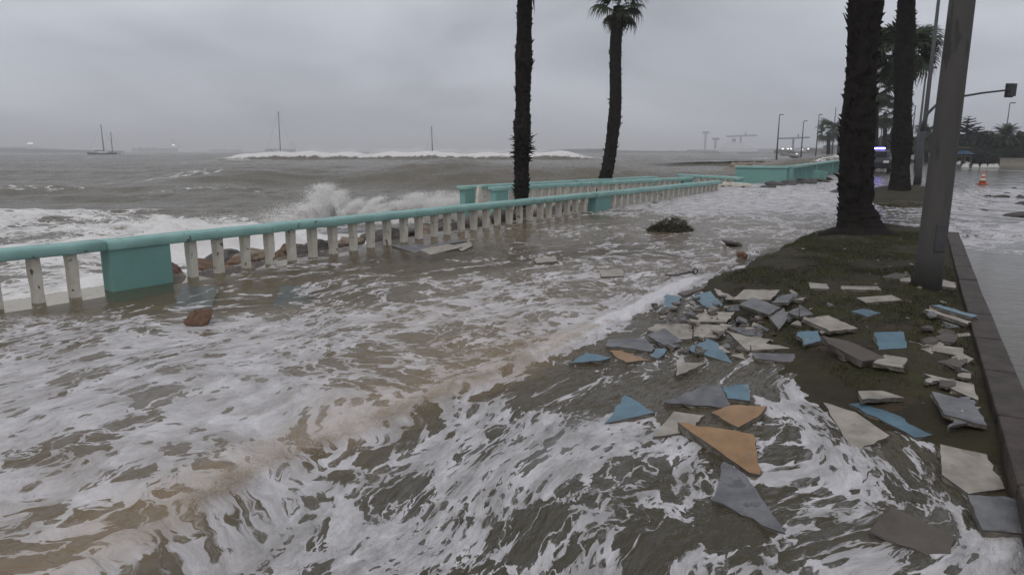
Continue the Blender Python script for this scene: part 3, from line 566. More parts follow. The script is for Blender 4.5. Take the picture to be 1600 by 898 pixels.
for args in [
 (A((505,190),(570,125),(648,138),(602,197)), 'blue', .035, 'blue slab half under foam at the waterline beside the white flow line', .0, .1),
 (A((695,135),(790,108),(850,178),(800,192),(765,190)), 'blue', .06, 'pointed blue slab lying against cream slabs at the lawn corner', .05, .1),
 (A((805,95),(910,98),(960,110),(900,140),(825,130)), 'cream', .05, 'cream slab tucked behind the widest cream slab at the lawn corner'),
 (A((950,103),(1130,103),(1085,152),(900,150)), 'cream', .085, 'wide cream slab raised on others at the lawn corner', 0, .12),
 (A((625,120),(740,88),(760,95),(660,130)), 'dark', .03, 'thin dark plank-like fragment behind the pointed blue slab'),
 (A((930,175),(995,138),(1135,190),(1075,225)), 'grey', .12, 'tilted grey slab leaning in front of the wide cream slab', .12, .25),
 (A((1085,165),(1150,130),(1197,125),(1170,165)), 'grey', .09, 'small grey slab leaning at the lawn side of the heap', .2, .2),
 (A((860,180),(925,175),(935,205),(870,205)), 'grey', .04, 'grey fragment wedged under the tilted grey slab'),
 (A((670,258),(745,210),(910,212),(865,262)), 'cream', .075, 'clean cream rectangle slab in the middle of the heap', 0, .08),
 (A((480,300),(520,270),(700,270),(697,342),(640,345)), 'cream', .03, 'cream slab partly under a dark grey slab', 0, 0),
 (A((705,272),(845,278),(862,328),(703,332)), 'cream', .035, 'square cream slab abutting another cream slab', 0, 0),
 (A((475,325),(560,290),(650,355),(560,375)), 'grey', .09, 'dark grey slab lying on top of two cream slabs', .05, .12),
 (A((270,378),(285,345),(470,340),(512,388),(500,405)), 'grey', .06, 'long grey slab with rounded end beside a teal shard', 0, .1),
 (A((495,430),(520,390),(575,395),(530,440)), 'blue', .03, 'small blue fragment between grey slabs in shallow water'),
 (A((90,465),(175,412),(298,435),(240,452)), 'blue', .05, 'teal blue shard at the seaward end of the heap', .0, .15),
 (A((290,400),(350,400),(490,450),(370,458),(320,430)), 'orange', .022, 'ochre fragment awash between teal shard and grey slab'),
 (A((680,398),(770,340),(825,365),(900,467)), 'blue', .05, 'large triangular blue slab pointing into the heap', 0, .1),
 (A((860,300),(960,330),(1090,345),(1060,365),(1190,390),(970,400)), 'cream', .09, 'notched cream slab with a dark edge beside the lawn', .05, .1),
 (A((870,285),(1050,290),(1130,330),(960,325)), 'grey', .035, 'grey slab lying behind the notched cream slab'),
 (A((1080,240),(1150,190),(1165,245),(1125,298)), 'grey', .10, 'pale grey shard standing on edge in the heap', .3, .7),
 (A((1010,230),(1035,222),(1075,240),(1040,250)), 'cream', .06, 'tiny cream chip beside the standing shard'),
 (A((990,282),(1000,262),(1040,272),(1032,300)), 'cream', .06, 'small pale yellow block between grey slabs', 0, .5),
 (A((620,460),(770,462),(620,525)), 'cream', .03, 'cream triangle shard alone in brown water', 0, 0),
 (A((560,655),(740,580),(830,570),(880,682)), 'grey', .075, 'big mauve grey slab with ragged front edge in the flood', 0, .18),
 (A((845,575),(975,565),(980,648),(870,637)), 'blue', .065, 'small square blue slab touching the big mauve grey slab', -.05, .12),
 (A((265,760),(365,620),(515,705)), 'blue', .05, 'lone blue triangle slab lying in the flowing water', .05, .10),
 (A((505,825),(610,700),(760,720),(680,800)), 'cream', .025, 'cream slab awash behind the large ochre triangle'),
 (D_((478,178),(835,235),(865,425),(815,415)), 'orange', .085, 'large ochre triangular slab with thick cream edge', .05, .12, .05),
 (D_((635,132),(730,98),(900,102),(860,150),(765,203)), 'orange', .04, 'ochre slab half covered by foam behind the large ochre one', 0, .05),
 (A((1000,412),(1250,418),(1240,465),(1010,440)), 'grey', .05, 'worn brown grey slab in front of the notched cream slab', 0, .1),
 (D_((695,362),(800,425),(985,700),(640,545)), 'grey', .03, 'long grey shard lying flat in foam in front of the ochre triangle', .0, .05),
 (B((140,320),(225,325),(240,350),(145,347)), 'cream', .025, 'small cream slab alone on the lawn'),
 (B((295,335),(480,338),(495,355),(305,352)), 'cream', .025, 'thin long cream strip slab on the lawn'),
 (B((370,393),(545,380),(600,405),(420,418)), 'cream', .03, 'pointed cream slab lying flat on the open lawn'),
 (B((345,460),(410,447),(495,468),(425,486)), 'blue', .03, 'blue diamond shaped slab on the open lawn'),
 (B((735,430),(780,427),(972,482),(940,489)), 'blue', .12, 'narrow blue slab on top of a stack by the kerb', -.05, .1),
 (B((705,452),(740,450),(943,512),(920,523)), 'cream', .075, 'narrow cream slab in the stack under the blue one', -.05, .1),
 (B((710,497),(780,500),(880,535),(800,548)), 'grey', .03, 'grey slab at the bottom of the stack by the kerb'),
 (B((845,573),(925,565),(932,580),(850,588)), 'cream', .03, 'small cream chip beside the kerb below the stack'),
 (B((460,563),(605,560),(622,640),(480,650)), 'blue', .05, 'square blue slab with dark front edge on the lawn', 0, .18),
 (B((620,602),(895,640),(900,682),(700,647)), 'cream', .04, 'long cream slab beside the square blue slab on the lawn', 0, .05),
 (B((200,578),(330,605),(512,685),(400,705),(235,618)), 'dark', .085, 'thick dark brown slab lying across the lawn', .05, .15, .05),
 (B((510,672),(620,690),(605,738),(455,714)), 'cream', .03, 'cream slab poking out below the thick dark slab'),
 (B((740,675),(800,690),(950,765),(800,722)), 'grey', .03, 'thin grey slab lying beside the kerb'),
 (B((700,765),(950,820),(972,897),(860,850)), 'cream', .05, 'cream wedge shaped slab pointing away from the kerb', -.05, .1),
 (B((380,852),(500,850),(607,885),(400,893)), 'cream', .035, 'cream leaf shaped slab lying alone near the lawn edge'),
 (B((80,565),(185,553),(205,605),(115,628)), 'blue', .065, 'blue square slab at the heap edge beside the dark slab', .0, .2),
 (B((105,495),(235,480),(380,545),(240,558)), 'cream', .08, 'mottled cream slab overhanging the lawn side of the heap', 0, .1),
 (B((35,465),(90,440),(88,487)), 'grey', .08, 'small upright grey corner piece on top of the heap', 0, .5),
 (B((90,425),(162,475),(95,487)), 'grey', .075, 'grey triangle piece beside the mottled cream slab', 0, .4),
 (B((58,402),(125,390),(110,406)), 'cream', .05, 'tiny cream sliver behind the heap'),
 (B((-10,385),(80,368),(85,385),(25,415)), 'grey', .075, 'narrow grey slab sticking out behind the heap', 0, .2),
 (B((750,330),(790,300),(860,320),(855,345)), 'cream', .03, 'cream slab lying at the foot of the thick lamp post'),
 (B((500,290),(560,270),(640,280),(580,300)), 'dark', .03, 'dark fragment beside the foot of the thick lamp post'),
 (B((580,298),(640,290),(635,316),(590,312)), 'cream', .035, 'small cream chip touching the dark fragment at the lamp post foot'),
 (B((285,668),(320,672),(350,690),(310,685)), 'cream', .02, 'tiny cream chip below the dark brown slab'),
 (C((712,33),(905,83),(972,192),(770,142)), 'grey', .055, 'slate grey slab resting at the lawn edge by the kerb', 0, .12),
 (C((320,92),(440,72),(742,226),(630,250)), 'blue', .05, 'large blue slab at the lawn edge between cream and grey slabs', .0, .05),
 (C((200,85),(350,130),(512,240),(345,318)), 'cream', .03, 'cream slab washed over by foam beside the large blue slab', .1, .0),
 (C((750,282),(970,330),(1055,490),(885,515),(760,425)), 'cream', .05, 'mottled worn slab lying in water against the kerb', .0, .1),
 (C((880,520),(1180,542),(1180,705),(950,685)), 'grey', .07, 'grey slab with dark thick front edge beside the kerb end', 0, .08, .045),
 (C((520,575),(822,715),(775,842),(420,692)), 'dark', .05, 'brown board like slab sloping in the foam', .05, .25, .03)]:
    slab(*args)
# small fragments among the slabs
rr = random.Random(33)
def frag(px, py, label, group):
    k_ = rr.randint(3, 5); a0 = rr.uniform(0, 6.3); d_ = at(px, py).y; R_ = rr.uniform(.035, .10) * FPX / d_
    o = slab([(px + R_ * math.cos(a0 + i * 6.283 / k_ + rr.uniform(-.4, .4)), py + R_ * .42 * math.sin(a0 + i * 6.283 / k_ + rr.uniform(-.3, .3))) for i in range(k_)], rr.choice(('cream', 'grey', 'grey', 'cream', 'dark', 'dark')), rr.uniform(.02, .06), label, rr.uniform(-.2, .2), rr.uniform(-.1, .3), .022); o['group'] = group
for i in range(46):
    px, py = rr.gauss(1150, 58), rr.gauss(515, 30)
    if px > 960: frag(px, py, 'small broken tile fragment lying between the big slabs of the heap', 'small fragments in the heap')
for i in range(26):
    t = rr.random(); frag(lerp_(1478, 1530, t) + rr.uniform(-55, 4), lerp_(470, 670, t), 'small broken tile fragment on the lawn along the kerb', 'small fragments along the kerb')
# lifted paving beside the balustrade
for pts, lab in [(((613,384),(655,381),(690,391),(648,395)), 'square paving slab lifted beside the balustrade posts'), (((655,390),(700,381),(722,386),(672,398)), 'pale paving slab lifted in the group beside the balustrade'), (((668,384),(712,374),(730,376),(690,383)), 'narrow paving slab tilted nearest the balustrade foot'), (((706,384),(735,377),(738,384),(722,392)), 'small brown edged slab at the end of the lifted group')]:
    slab(list(pts), 'cream' if 'pale' in lab or 'brown' in lab else 'grey', .028, lab, 0, .06)
slab([(834,404), (868,401), (872,408), (838,411)], 'cream', .025, 'thin pale slab awash in the open promenade')
slab([(935,420), (972,417), (975,431), (940,432)], 'cream', .022, 'pale slab showing through foam beyond the flow line')

# ------------------------------------------------------------------ palms and trees
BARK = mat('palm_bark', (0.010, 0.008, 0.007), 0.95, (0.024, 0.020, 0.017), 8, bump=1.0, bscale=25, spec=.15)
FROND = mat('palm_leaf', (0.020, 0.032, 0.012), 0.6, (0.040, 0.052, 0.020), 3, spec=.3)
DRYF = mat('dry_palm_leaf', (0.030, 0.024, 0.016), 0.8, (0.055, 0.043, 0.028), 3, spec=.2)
def fan_mesh(seed, L=1.0, droop=.35, m=None):
    rr = random.Random(seed); mb = MB(); pet = .95 * L; hub = Vector((0, pet, 0)); w = .02 * L
    mb.add([(-w, 0, 0), (w, 0, 0), (w * .6, pet, 0), (-w * .6, pet, 0)], [(0, 1, 2, 3)])
    n = 22; web = []; rays = []
    for i in range(n + 1):
        a = R(-125 + 250 * i / n); rays.append(a)
        r = .48 * L * (1 - .18 * abs(a) / R(125)); z = (.035 if i % 2 else -.035) * L
        web.append(hub + Vector((math.sin(a) * r, math.cos(a) * r, z - droop * r * r)))
    vs = [hub] + web; fs = [(0, i + 1, i + 2) for i in range(n)]; mb.add(vs, fs)
    for i in range(n):
        a = (rays[i] + rays[i + 1]) / 2 + rr.uniform(-.05, .05); r = L * rr.uniform(.8, 1.0) * (1 - .2 * abs(a) / R(125)); dr = droop * rr.uniform(1.1, 2.2)
        mid = hub + Vector((math.sin(a) * r * .78, math.cos(a) * r * .78, -droop * (r * .78) ** 2)); sd_ = Vector((math.cos(a), -math.sin(a), 0)) * .035 * L
        tip = hub + Vector((math.sin(a) * r, math.cos(a) * r, -dr * r * r))
        mb.add([web[i], web[i + 1], mid + sd_, mid - sd_, tip], [(0, 1, 2, 3), (3, 2, 4)])
    return mb.mesh('frond', m or FROND)
FANS = [fan_mesh(i, 1.0, .25 + .12 * i) for i in range(4)]; DRY = [fan_mesh(20 + i, .9, .9, DRYF) for i in range(2)]
def palm_trunk(root, pts, rad, stub=140, stub_len=.12, seed=0, knobs=(), n=26, bark=BARK, tpow=1.0):
    """pts: points of the axis relative to the root; rad(t) radius"""
    rr = random.Random(seed); tot = sum((Vector(b) - Vector(a)).length for a, b in zip(pts[:-1], pts[1:])); k = max(12, int(tot / .05))
    def axis_(t):
        t = t * (len(pts) - 1); i = min(int(t), len(pts) - 2); f = t - i
        p = [Vector(pts[max(0, i - 1)]), Vector(pts[i]), Vector(pts[i + 1]), Vector(pts[min(len(pts) - 1, i + 2)])]
        return .5 * ((2 * p[1]) + (p[2] - p[0]) * f + (2 * p[0] - 5 * p[1] + 4 * p[2] - p[3]) * f * f + (3 * p[1] - p[0] - 3 * p[2] + p[3]) * f ** 3)
    V = []; ang = np.arange(n) / n * 2 * math.pi
    for i in range(k + 1):
        t = i / k; c = axis_(t); r = rad(t)
        nz_ = pn(np.cos(ang) * 2.2 + 9 + seed, np.sin(ang) * 2.2 + i * .22, seed) * .07 + pn(ang * 3.3, ang * 0 + i * .6, seed + 3) * .05 + (.03 if i % 3 == 0 else 0)
        for a, q in zip(ang, nz_):
            b = 0
            for (kt, ka, kw, kh) in knobs:
                da = math.atan2(math.sin(a - ka), math.cos(a - ka)); b += kh * math.exp(-((t - kt) / kw) ** 2 - (da / .7) ** 2)
            V.append((c.x + math.cos(a) * (r * (1 + q) + b), c.y + math.sin(a) * (r * (1 + q) + b), c.z))
    i, j = np.meshgrid(np.arange(k), np.arange(n), indexing='ij'); F = np.stack([i * n + j, i * n + (j + 1) % n, (i + 1) * n + (j + 1) % n, (i + 1) * n + j], -1).reshape(-1, 4)
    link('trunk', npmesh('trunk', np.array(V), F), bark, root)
    mb = MB()
    for q in range(stub):                                            # broken leaf bases
        t = rr.uniform(.02, .985) ** tpow; c = axis_(t); a = rr.uniform(0, 6.283); r = rad(t) * .97; o = Vector((math.cos(a), math.sin(a), 0)); s_ = Vector((-o.y, o.x, 0))
        ln = stub_len * rr.uniform(.35, 1.0) * (2.1 if rr.random() < .06 else 1); up = rr.uniform(.2, 1.3); w_ = rr.uniform(.02, .045)
        b = c + o * r; tip = b + o * ln * .75 + Vector((0, 0, ln * up)) + s_ * rr.uniform(-.02, .02)
        mb.add([b - s_ * w_ - Vector((0, 0, .03)), b + s_ * w_ - Vector((0, 0, .03)), tip + s_ * .010, tip - s_ * .010, b + Vector((0, 0, .05))], [(0, 1, 2, 3), (1, 4, 2), (4, 0, 3), (4, 3, 2)])
    o_ = mb.build('leaf_bases', bark, root); o_['kind'] = 'stuff'
    return axis_(1.0)
def palm_crown(root, c, L, nf, dry=6, seed=0, squash=1.0):
    rr = random.Random(seed)
    for i in range(nf + dry):
        isd = i >= nf; me = DRY[i % 2] if isd else FANS[i % 4]; o = link('frond', me, None, root)
        el = R(rr.uniform(-85, -55)) if isd else R(78 - 128 * ((i + .5) / nf) + rr.uniform(-10, 10)); az = i * 2.39996 + rr.uniform(-.3, .3)
        o.location = c + Vector((0, 0, -.15 if isd else .0)); o.rotation_euler = Euler((el, rr.uniform(-.5, .5), az), 'XYZ'); s_ = L * rr.uniform(.85, 1.1) * (.8 if isd else 1); o.scale = (s_, s_, s_)
def palm(loc, pts, rad, label, L=1.0, nf=24, dry=8, stub=140, stub_len=.12, seed=0, knobs=(), group=None, tpow=1.0):
    root = empty('palm_tree', loc, 0, label, 'palm tree', group); c = palm_trunk(root, pts, rad, stub, stub_len, seed, knobs, tpow=tpow); palm_crown(root, c, L, nf, dry, seed); return root
lerp = lambda a, b, t: a + (b - a) * t
# lone palm behind the long balustrade
q = far(815, 322, 16.6); q.z = float(Wl(16.6)) - .25
def rl(t): return .165 + .035 * math.exp(-((t - .43) / .04) ** 2) + .10 * max(0, 1 - t / .07) ** 1.5 + .03 * math.exp(-((t - .72) / .05) ** 2)
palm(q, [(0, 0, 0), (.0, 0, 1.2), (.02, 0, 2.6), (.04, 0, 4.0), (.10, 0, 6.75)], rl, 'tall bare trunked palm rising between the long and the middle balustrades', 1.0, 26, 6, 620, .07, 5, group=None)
# ragged collar of leaf stubs on it
root = [o for o in bpy.data.objects if o.name.startswith('palm_tree')][-1]; rr = random.Random(3); mb = MB()
for i in range(130):
    a = rr.uniform(0, 6.283); o = Vector((math.cos(a), math.sin(a), 0)); s_ = Vector((-o.y, o.x, 0)); z = 1.75 + rr.uniform(-.35, .28); ln = rr.uniform(.08, .24) * (1 if z > 1.6 else .7); b = Vector((.02, 0, z)) + o * .17
    tip = b + o * ln + Vector((0, 0, rr.uniform(-.06, .12))); mb.add([b - s_ * .03, b + s_ * .03, tip, b + Vector((0, 0, .035))], [(0, 1, 2), (1, 3, 2), (3, 0, 2)])
o_ = mb.build('stub_collar', BARK, root); o_['kind'] = 'stuff'
# slender leaning palm further along, seaward
q = far(935, 296, 26.0); q.z = -.55; t_ = far(966, 12, 26.4)
hh = t_.z - q.z
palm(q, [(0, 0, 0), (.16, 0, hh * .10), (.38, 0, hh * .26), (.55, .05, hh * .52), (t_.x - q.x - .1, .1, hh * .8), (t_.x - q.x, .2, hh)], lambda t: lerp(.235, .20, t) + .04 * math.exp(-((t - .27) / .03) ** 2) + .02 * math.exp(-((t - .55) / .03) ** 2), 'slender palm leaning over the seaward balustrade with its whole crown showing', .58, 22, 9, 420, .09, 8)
# thick palm at the end of the lawn
q = at(1337, 371); q.z = ground_z(q.x, q.y) - .15
def rr_(t): return .268 - .02 * t + .36 * max(0, 1 - t / .115) ** 1.7 + .02 * math.sin(t * 17) * (t > .1) + .035 * math.exp(-((t - .30) / .06) ** 2)
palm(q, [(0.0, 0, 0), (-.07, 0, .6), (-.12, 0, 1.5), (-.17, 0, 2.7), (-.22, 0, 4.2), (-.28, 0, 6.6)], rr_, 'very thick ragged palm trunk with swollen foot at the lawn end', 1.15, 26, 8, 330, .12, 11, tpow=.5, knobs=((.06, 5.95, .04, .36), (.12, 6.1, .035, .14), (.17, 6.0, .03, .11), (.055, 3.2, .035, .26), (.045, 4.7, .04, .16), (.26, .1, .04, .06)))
# second thick palm in the bed beyond
q = P2.copy(); q.z = q.z - .05
def rr2(t): return .29 - .03 * t + .16 * max(0, 1 - t / .07) ** 1.5 + .03 * math.sin(t * 23)
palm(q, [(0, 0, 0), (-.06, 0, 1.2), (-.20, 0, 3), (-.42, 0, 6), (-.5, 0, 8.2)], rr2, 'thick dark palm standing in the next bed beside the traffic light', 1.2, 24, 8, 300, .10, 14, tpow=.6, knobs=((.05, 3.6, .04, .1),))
def simple_palm(px, base_y, Yd, top_py, r, L, label, lean=0, seed=0, nf=20, dry=8, stub=60):
    b = far(px, base_y, Yd); b.z = .2; t = far(px + lean, top_py, Yd); palm(b, [(0, 0, 0), ((t.x - b.x) * .4, 0, (t.z - b.z) * .5), (t.x - b.x, 0, t.z - b.z)], lambda q: r * (1.1 - .2 * q), label, L, nf, dry, stub, .12, seed)
simple_palm(1404, 272, 33, 82, .22, .92, 'bushy headed palm whose crown spreads behind the thick dark palm', 6, 21, 54, 26)
simple_palm(1366, 262, 55, 140, .2, 1.0, 'palm whose small crown peeps out beside the thick lawn palm', 3, 22)
simple_palm(1381, 258, 72, 176, .2, 1.05, 'palm with a skirted crown half hidden between the two thick palms', 2, 23, 18, 14)
simple_palm(1294, 251, 112, 206, .28, 1.25, 'small far palm standing upright beyond the teal balustrade', 0, 24, 16, 2, 20)
simple_palm(1310, 251, 116, 205, .3, 1.25, 'small far palm next to the upright one, partly behind the thick trunk', 3, 25, 16, 3, 20)
simple_palm(1447, 256, 80, 216, .22, 1.1, 'low palm half hidden behind the thick lamp post', 0, 26, 18, 8, 20)

# date palm
def pinnate(seed):
    mb = MB(); n = 26; pr = None; rr = random.Random(seed); L = 2.6
    pt = lambda t: Vector((0, L * (t - .12 * t * t), L * (.42 * t - .62 * t * t)))
    for i in range(n):
        t0, t1 = i / n, (i + 1) / n; a, b = pt(t0), pt(t1); w_ = .03 * (1 - t0) + .008
        mb.add([a + Vector((-w_, 0, 0)), a + Vector((w_, 0, 0)), b + Vector((w_, 0, 0)), b + Vector((-w_, 0, 0))], [(0, 1, 2, 3)])
        if t0 > .12:
            l_ = .55 * math.sin(min(1, t0 * 1.15) * 2.6 + .25) + .12; d_ = (b - a).normalized()
            for s_ in (-1, 1):
                e = a + Vector((s_ * l_ * .8, 0, -.16 * l_ + rr.uniform(-.05, .05))) + d_ * l_ * .65; mb.add([a, b, e], [(0, 1, 2)])
    return mb.mesh('frond', FROND)
PIN = [pinnate(i) for i in range(2)]
b = far(1566, 252, 78); b.z = .2; t = far(1566, 214, 78)
root = empty('date_palm', b, 0, 'round headed date palm standing over the dark hedge', 'palm tree'); c = palm_trunk(root, [(0, 0, 0), (0, 0, (t.z - b.z) * .5), (0, 0, t.z - b.z)], lambda q: .42 + .2 * max(0, (q - .8) * 3), 60, .2, 31)
for i in range(54):
    o = link('frond', PIN[i % 2], None, root); o.location = c; o.rotation_euler = Euler((R(72 - 100 * (i + .5) / 54 + random.uniform(-8, 8)), random.uniform(-.3, .3), i * 2.39996), 'XYZ'); s_ = random.uniform(.68, .84); o.scale = (s_,) * 3
# norfolk pine
PINE = mat('pine_needles', (0.010, 0.016, 0.010), 0.8, (0.022, 0.030, 0.016), 3, spec=.2)
mb = MB(); rr = random.Random(5); mb.tube([(0, 0, 0), (0, 1, .1)], [.025, .006], 4)
for i in range(70):
    t = rr.uniform(.12, 1.0); ln = rr.uniform(.12, .26) * (1.1 - .5 * t); s_ = rr.choice((-1, 1)); a = Vector((0, t, .1 * t)); e = a + Vector((s_ * ln, ln * .9, rr.uniform(.0, .09))); w_ = Vector((0, .035, .03)); mb.add([a - w_, a + w_, e + w_ * .4, e - w_ * .4], [(0, 1, 2, 3)])
BR = mb.mesh('branch', PINE)
b = far(1505, 252, 82); b.z = .2; tz = far(1505, 182, 82).z - b.z
root = empty('norfolk_pine', b, 0, 'tiered conifer standing behind the dark hedge', 'tree'); MB().tube([(0, 0, 0), (0, 0, tz * .5), (0, 0, tz)], [.25, .15, .03], 8).build('trunk', BARK, root, True)
for lv in range(11):
    f = lv / 10; z = lerp(tz * .28, tz * .985, f ** .9); rl_ = lerp(2.9, .55, f) * (1 if lv < 10 else .6)
    for k in range(7):
        o = link('branch', BR, None, root); o.location = (0, 0, z + random.uniform(-.08, .08)); o.rotation_euler = (R(random.uniform(-4, 8)), 0, k * .897 + lv * .5); s_ = rl_ * random.uniform(.8, 1.1); o.scale = (s_ * .9, s_, s_)
# broadleaf trees and hedge beyond the road
LEAF = mat('dark_leaf', (0.010, 0.014, 0.008), 0.75, (0.026, 0.032, 0.015), 2, spec=.25)
def crown_mesh(seed, n=5200, rx=2.2, ry=2.0, rz=1.5, leaf=.21):
    rg = np.random.default_rng(seed); cl = rg.normal(size=(26, 3)); cl /= np.linalg.norm(cl, axis=1)[:, None]; cl *= (rg.random(26) ** .45)[:, None] * .8; cr = rg.uniform(.22, .45, 26)
    i = rg.integers(0, 26, n); d_ = rg.normal(size=(n, 3)); d_ /= np.linalg.norm(d_, axis=1)[:, None]; c = (cl[i] + d_ * (cr[i] * rg.random(n) ** .4)[:, None]) * np.array([rx, ry, rz])
    a = rg.normal(size=(n, 3)); a /= np.linalg.norm(a, axis=1)[:, None]; b = np.cross(a, rg.normal(size=(n, 3))); b /= np.linalg.norm(b, axis=1)[:, None]; s_ = (leaf * rg.uniform(.5, 1.2, n))[:, None]
    V = np.stack([c - a * s_, c + b * s_ * .6, c + a * s_, c - b * s_ * .6], 1).reshape(-1, 3); F = np.arange(4 * n).reshape(-1, 4)
    me = npmesh('crown', V, F, False); me.materials.append(LEAF); return me
CR = [crown_mesh(i) for i in range(3)]
mb = MB().tube([(0, 0, 0), (.05, 0, .7), (0, .05, 1.6)], [.16, .12, .06], 7)
for k in range(4): a = k * 1.6; mb.tube([(0, 0, .9), (math.cos(a) * .5, math.sin(a) * .5, 1.6), (math.cos(a) * .9, math.sin(a) * .9, 2.2)], [.07, .05, .02], 5)
TRK = mb.mesh('trunk', BARK, True)
TREES = [(1462, 84, 1.0), (1482, 86, 1.05), (1520, 80, 1.0), (1538, 84, .95), (1553, 80, .85), (1588, 80, .9), (1606, 78, 1.0), (1628, 80, 1.05), (1430, 95, 1.05), (1398, 98, 1.1), (1375, 100, 1.0), (1345, 112, .9), (1652, 82, 1.1), (1680, 80, 1.1), (1720, 84, 1.2)]
for i, (px, Yd, s_) in enumerate(TREES):
    b = far(px, 252, Yd); b.z = .15; root = empty('broadleaf_tree', b, i * 1.1, 'dark round crowned tree in the row of trees beyond the road', 'tree', 'row of trees beyond the road'); root.scale = (s_,) * 3
    link('trunk', TRK, None, root); o = link('crown', CR[i % 3], None, root); o.location = (0, 0, 2.15)
for i, (px, Yd) in enumerate([(1503, 76), (1528, 75), (1550, 74), (1576, 73), (1602, 72), (1630, 72), (1660, 72)]):
    b = far(px, 253, Yd); b.z = .1; o = link('hedge', CR[i % 3]); o.location = (b.x, b.y, .95); o.scale = (.85, .6, .62); o.rotation_euler = (0, 0, i); tag(o, 'dense dark hedge clump under the trees beyond the road', 'hedge', 'hedge clumps beyond the road')
# low beige wall and white blocks behind the crossing
BEIGE = mat('beige_wall', (0.30, 0.26, 0.21), 0.8, (0.38, 0.34, 0.28), 2)
a, b = far(1562, 256, 66), far(1680, 256, 60); dd = b - a; root = empty('garden_wall', (a.x, a.y, .1), math.atan2(dd.y, dd.x), 'low beige wall in front of the hedge beyond the road', 'wall')
MB().box((0, 0, 0), (dd.length, .3, .75)).build('wall_body', BEIGE, root); MB().box((-.05, -.06, .753), (dd.length, .36, .83)).build('coping', BEIGE, root)
WHT = mat('white_plastic', (0.62, 0.61, 0.57), 0.6, (0.72, 0.71, 0.67), 4)
for i, px in enumerate([1468, 1488, 1508, 1524, 1537, 1548, 1556]):
    q = at(px, 262); mb = MB(); mb.add([(-.28, -.16, 0), (.28, -.16, 0), (.28, .16, 0), (-.28, .16, 0), (-.23, -.08, .3), (.23, -.08, .3), (.23, .08, .3), (-.23, .08, .3)], [(0, 3, 2, 1), (4, 5, 6, 7), (0, 1, 5, 4), (1, 2, 6, 5), (2, 3, 7, 6), (3, 0, 4, 7)])
    o = mb.build('road_block', WHT, bevel=.03, loc=(q.x, q.y, q.z - .02)); o.rotation_euler = (0, 0, .3 + i * .05); tag(o, 'low white road block in a row across the far road', 'barrier', 'white road blocks')
LINE = mat('road_paint', (0.55, 0.55, 0.53), 0.5)
a, b = at(1500, 263.5), at(1640, 270); dd = (b - a).normalized(); nn = Vector((-dd.y, dd.x, 0)) * .14
mb = MB().add([a - nn, b - nn, b + nn, a + nn], [(0, 1, 2, 3)]); o = mb.build('stop_line', LINE); o.location.z = .02; o['kind'] = 'structure'
# play hut with a blue roof
b = far(1505, 250, 74); root = empty('play_hut', (b.x, b.y, .15), .4, 'small hut with blue roof and yellow band by the hedge', 'hut')
BLU = mat('blue_roof', (0.015, 0.05, 0.10), 0.7, (0.02, 0.065, 0.12), 3); YEL = mat('yellow_band', (0.08, 0.07, 0.035), 0.7, (0.11, 0.095, 0.05), 3)
for x in (-.5, .5):
    for y in (-.5, .5): MB().box((x - .05, y - .05, 0), (x + .05, y + .05, 1.1)).build('post', YEL, root)
MB().box((-.55, -.55, .82), (.55, .55, .96)).build('floor_board', YEL, root); mb = MB().add([(-.75, -.75, 1.1), (.75, -.75, 1.1), (.75, .75, 1.1), (-.75, .75, 1.1), (0, 0, 1.65)], [(0, 3, 2, 1), (0, 1, 4), (1, 2, 4), (2, 3, 4), (3, 0, 4)]); mb.build('roof', BLU, root); MB().box((-.4, -.4, 1.72), (.4, .4, 1.85)).box((-.04, -.04, 1.6), (.04, .04, 1.72)).build('finial', YEL, root)

# ------------------------------------------------------------------ posts, lamps, traffic light, cone, car
CONC = mat('grey_post', (0.062, 0.058, 0.053), 0.75, (0.085, 0.08, 0.074), 3, bump=.35, bscale=50, coord='Object', stretch=(1, 1, .25), col3=(0.042, 0.039, 0.036), s3=5, t3=.58)
DMET = mat('dark_metal', (0.035, 0.036, 0.038), 0.55, (0.05, 0.05, 0.052), 5)
GMET = mat('grey_metal', (0.05, 0.05, 0.053), 0.6, (0.07, 0.07, 0.073), 5)
q = at(1447, 460); q.z = ground_z(q.x, q.y) - .12
root = empty('lamp_post', q, 0, 'thick grey lamp post rising from the lawn beside the kerb', 'lamp post')
MB().tube([(0, 0, 0), (0, 0, .5), (.01, 0, 2.5), (.02, 0, 5), (.03, 0, 8.5)], [.145, .14, .125, .11, .07], 24).build('shaft', CONC, root, True)
MB().box((-.055, -.146, .55), (.055, -.125, .85)).build('access_door', GMET, root, bevel=.006)
MB().tube([(.03, 0, 8.45), (.5, .2, 8.75), (1.4, .5, 8.85)], [.05, .045, .04], 8).build('arm', GMET, root, True); MB().box((1.3, .35, 8.78), (1.95, .7, 8.9)).build('lamp_head', GMET, root, bevel=.03)
def lamp_post(px, base_py, Yd, top_py, label, r=.06, arm=.9, side=1, group='street lamps along the seafront road', head=True):
    b = far(px, base_py, Yd); t = far(px, top_py, Yd); b.z = .12; h = t.z - b.z; root = empty('street_lamp', b, 0, label, 'street lamp', group)
    MB().tube([(0, 0, 0), (0, 0, h * .3), (0, 0, h)], [r * 1.5, r * 1.2, r * .7], 8).build('shaft', GMET, root, True)
    if head:
        MB().tube([(0, 0, h - .05), (side * arm * .5, 0, h + .06), (side * arm, 0, h + .08)], [r * .5] * 3, 6).build('arm', GMET, root, True); MB().box((side * arm - .28, -.12, h + .02), (side * arm + .28, .12, h + .14)).build('lamp_head', GMET, root, bevel=.02)
lamp_post(1437, 262, 29, -60, 'tall thin street lamp rising just behind the traffic light mast', .075)
lamp_post(1431, 255, 46, 108, 'street lamp with short arm next to the tall thin lamp', .07, .35, 1)
lamp_post(1421, 252, 72, 165, 'slim lamp between the thick dark palm and the traffic light mast', .06, .5, -1)
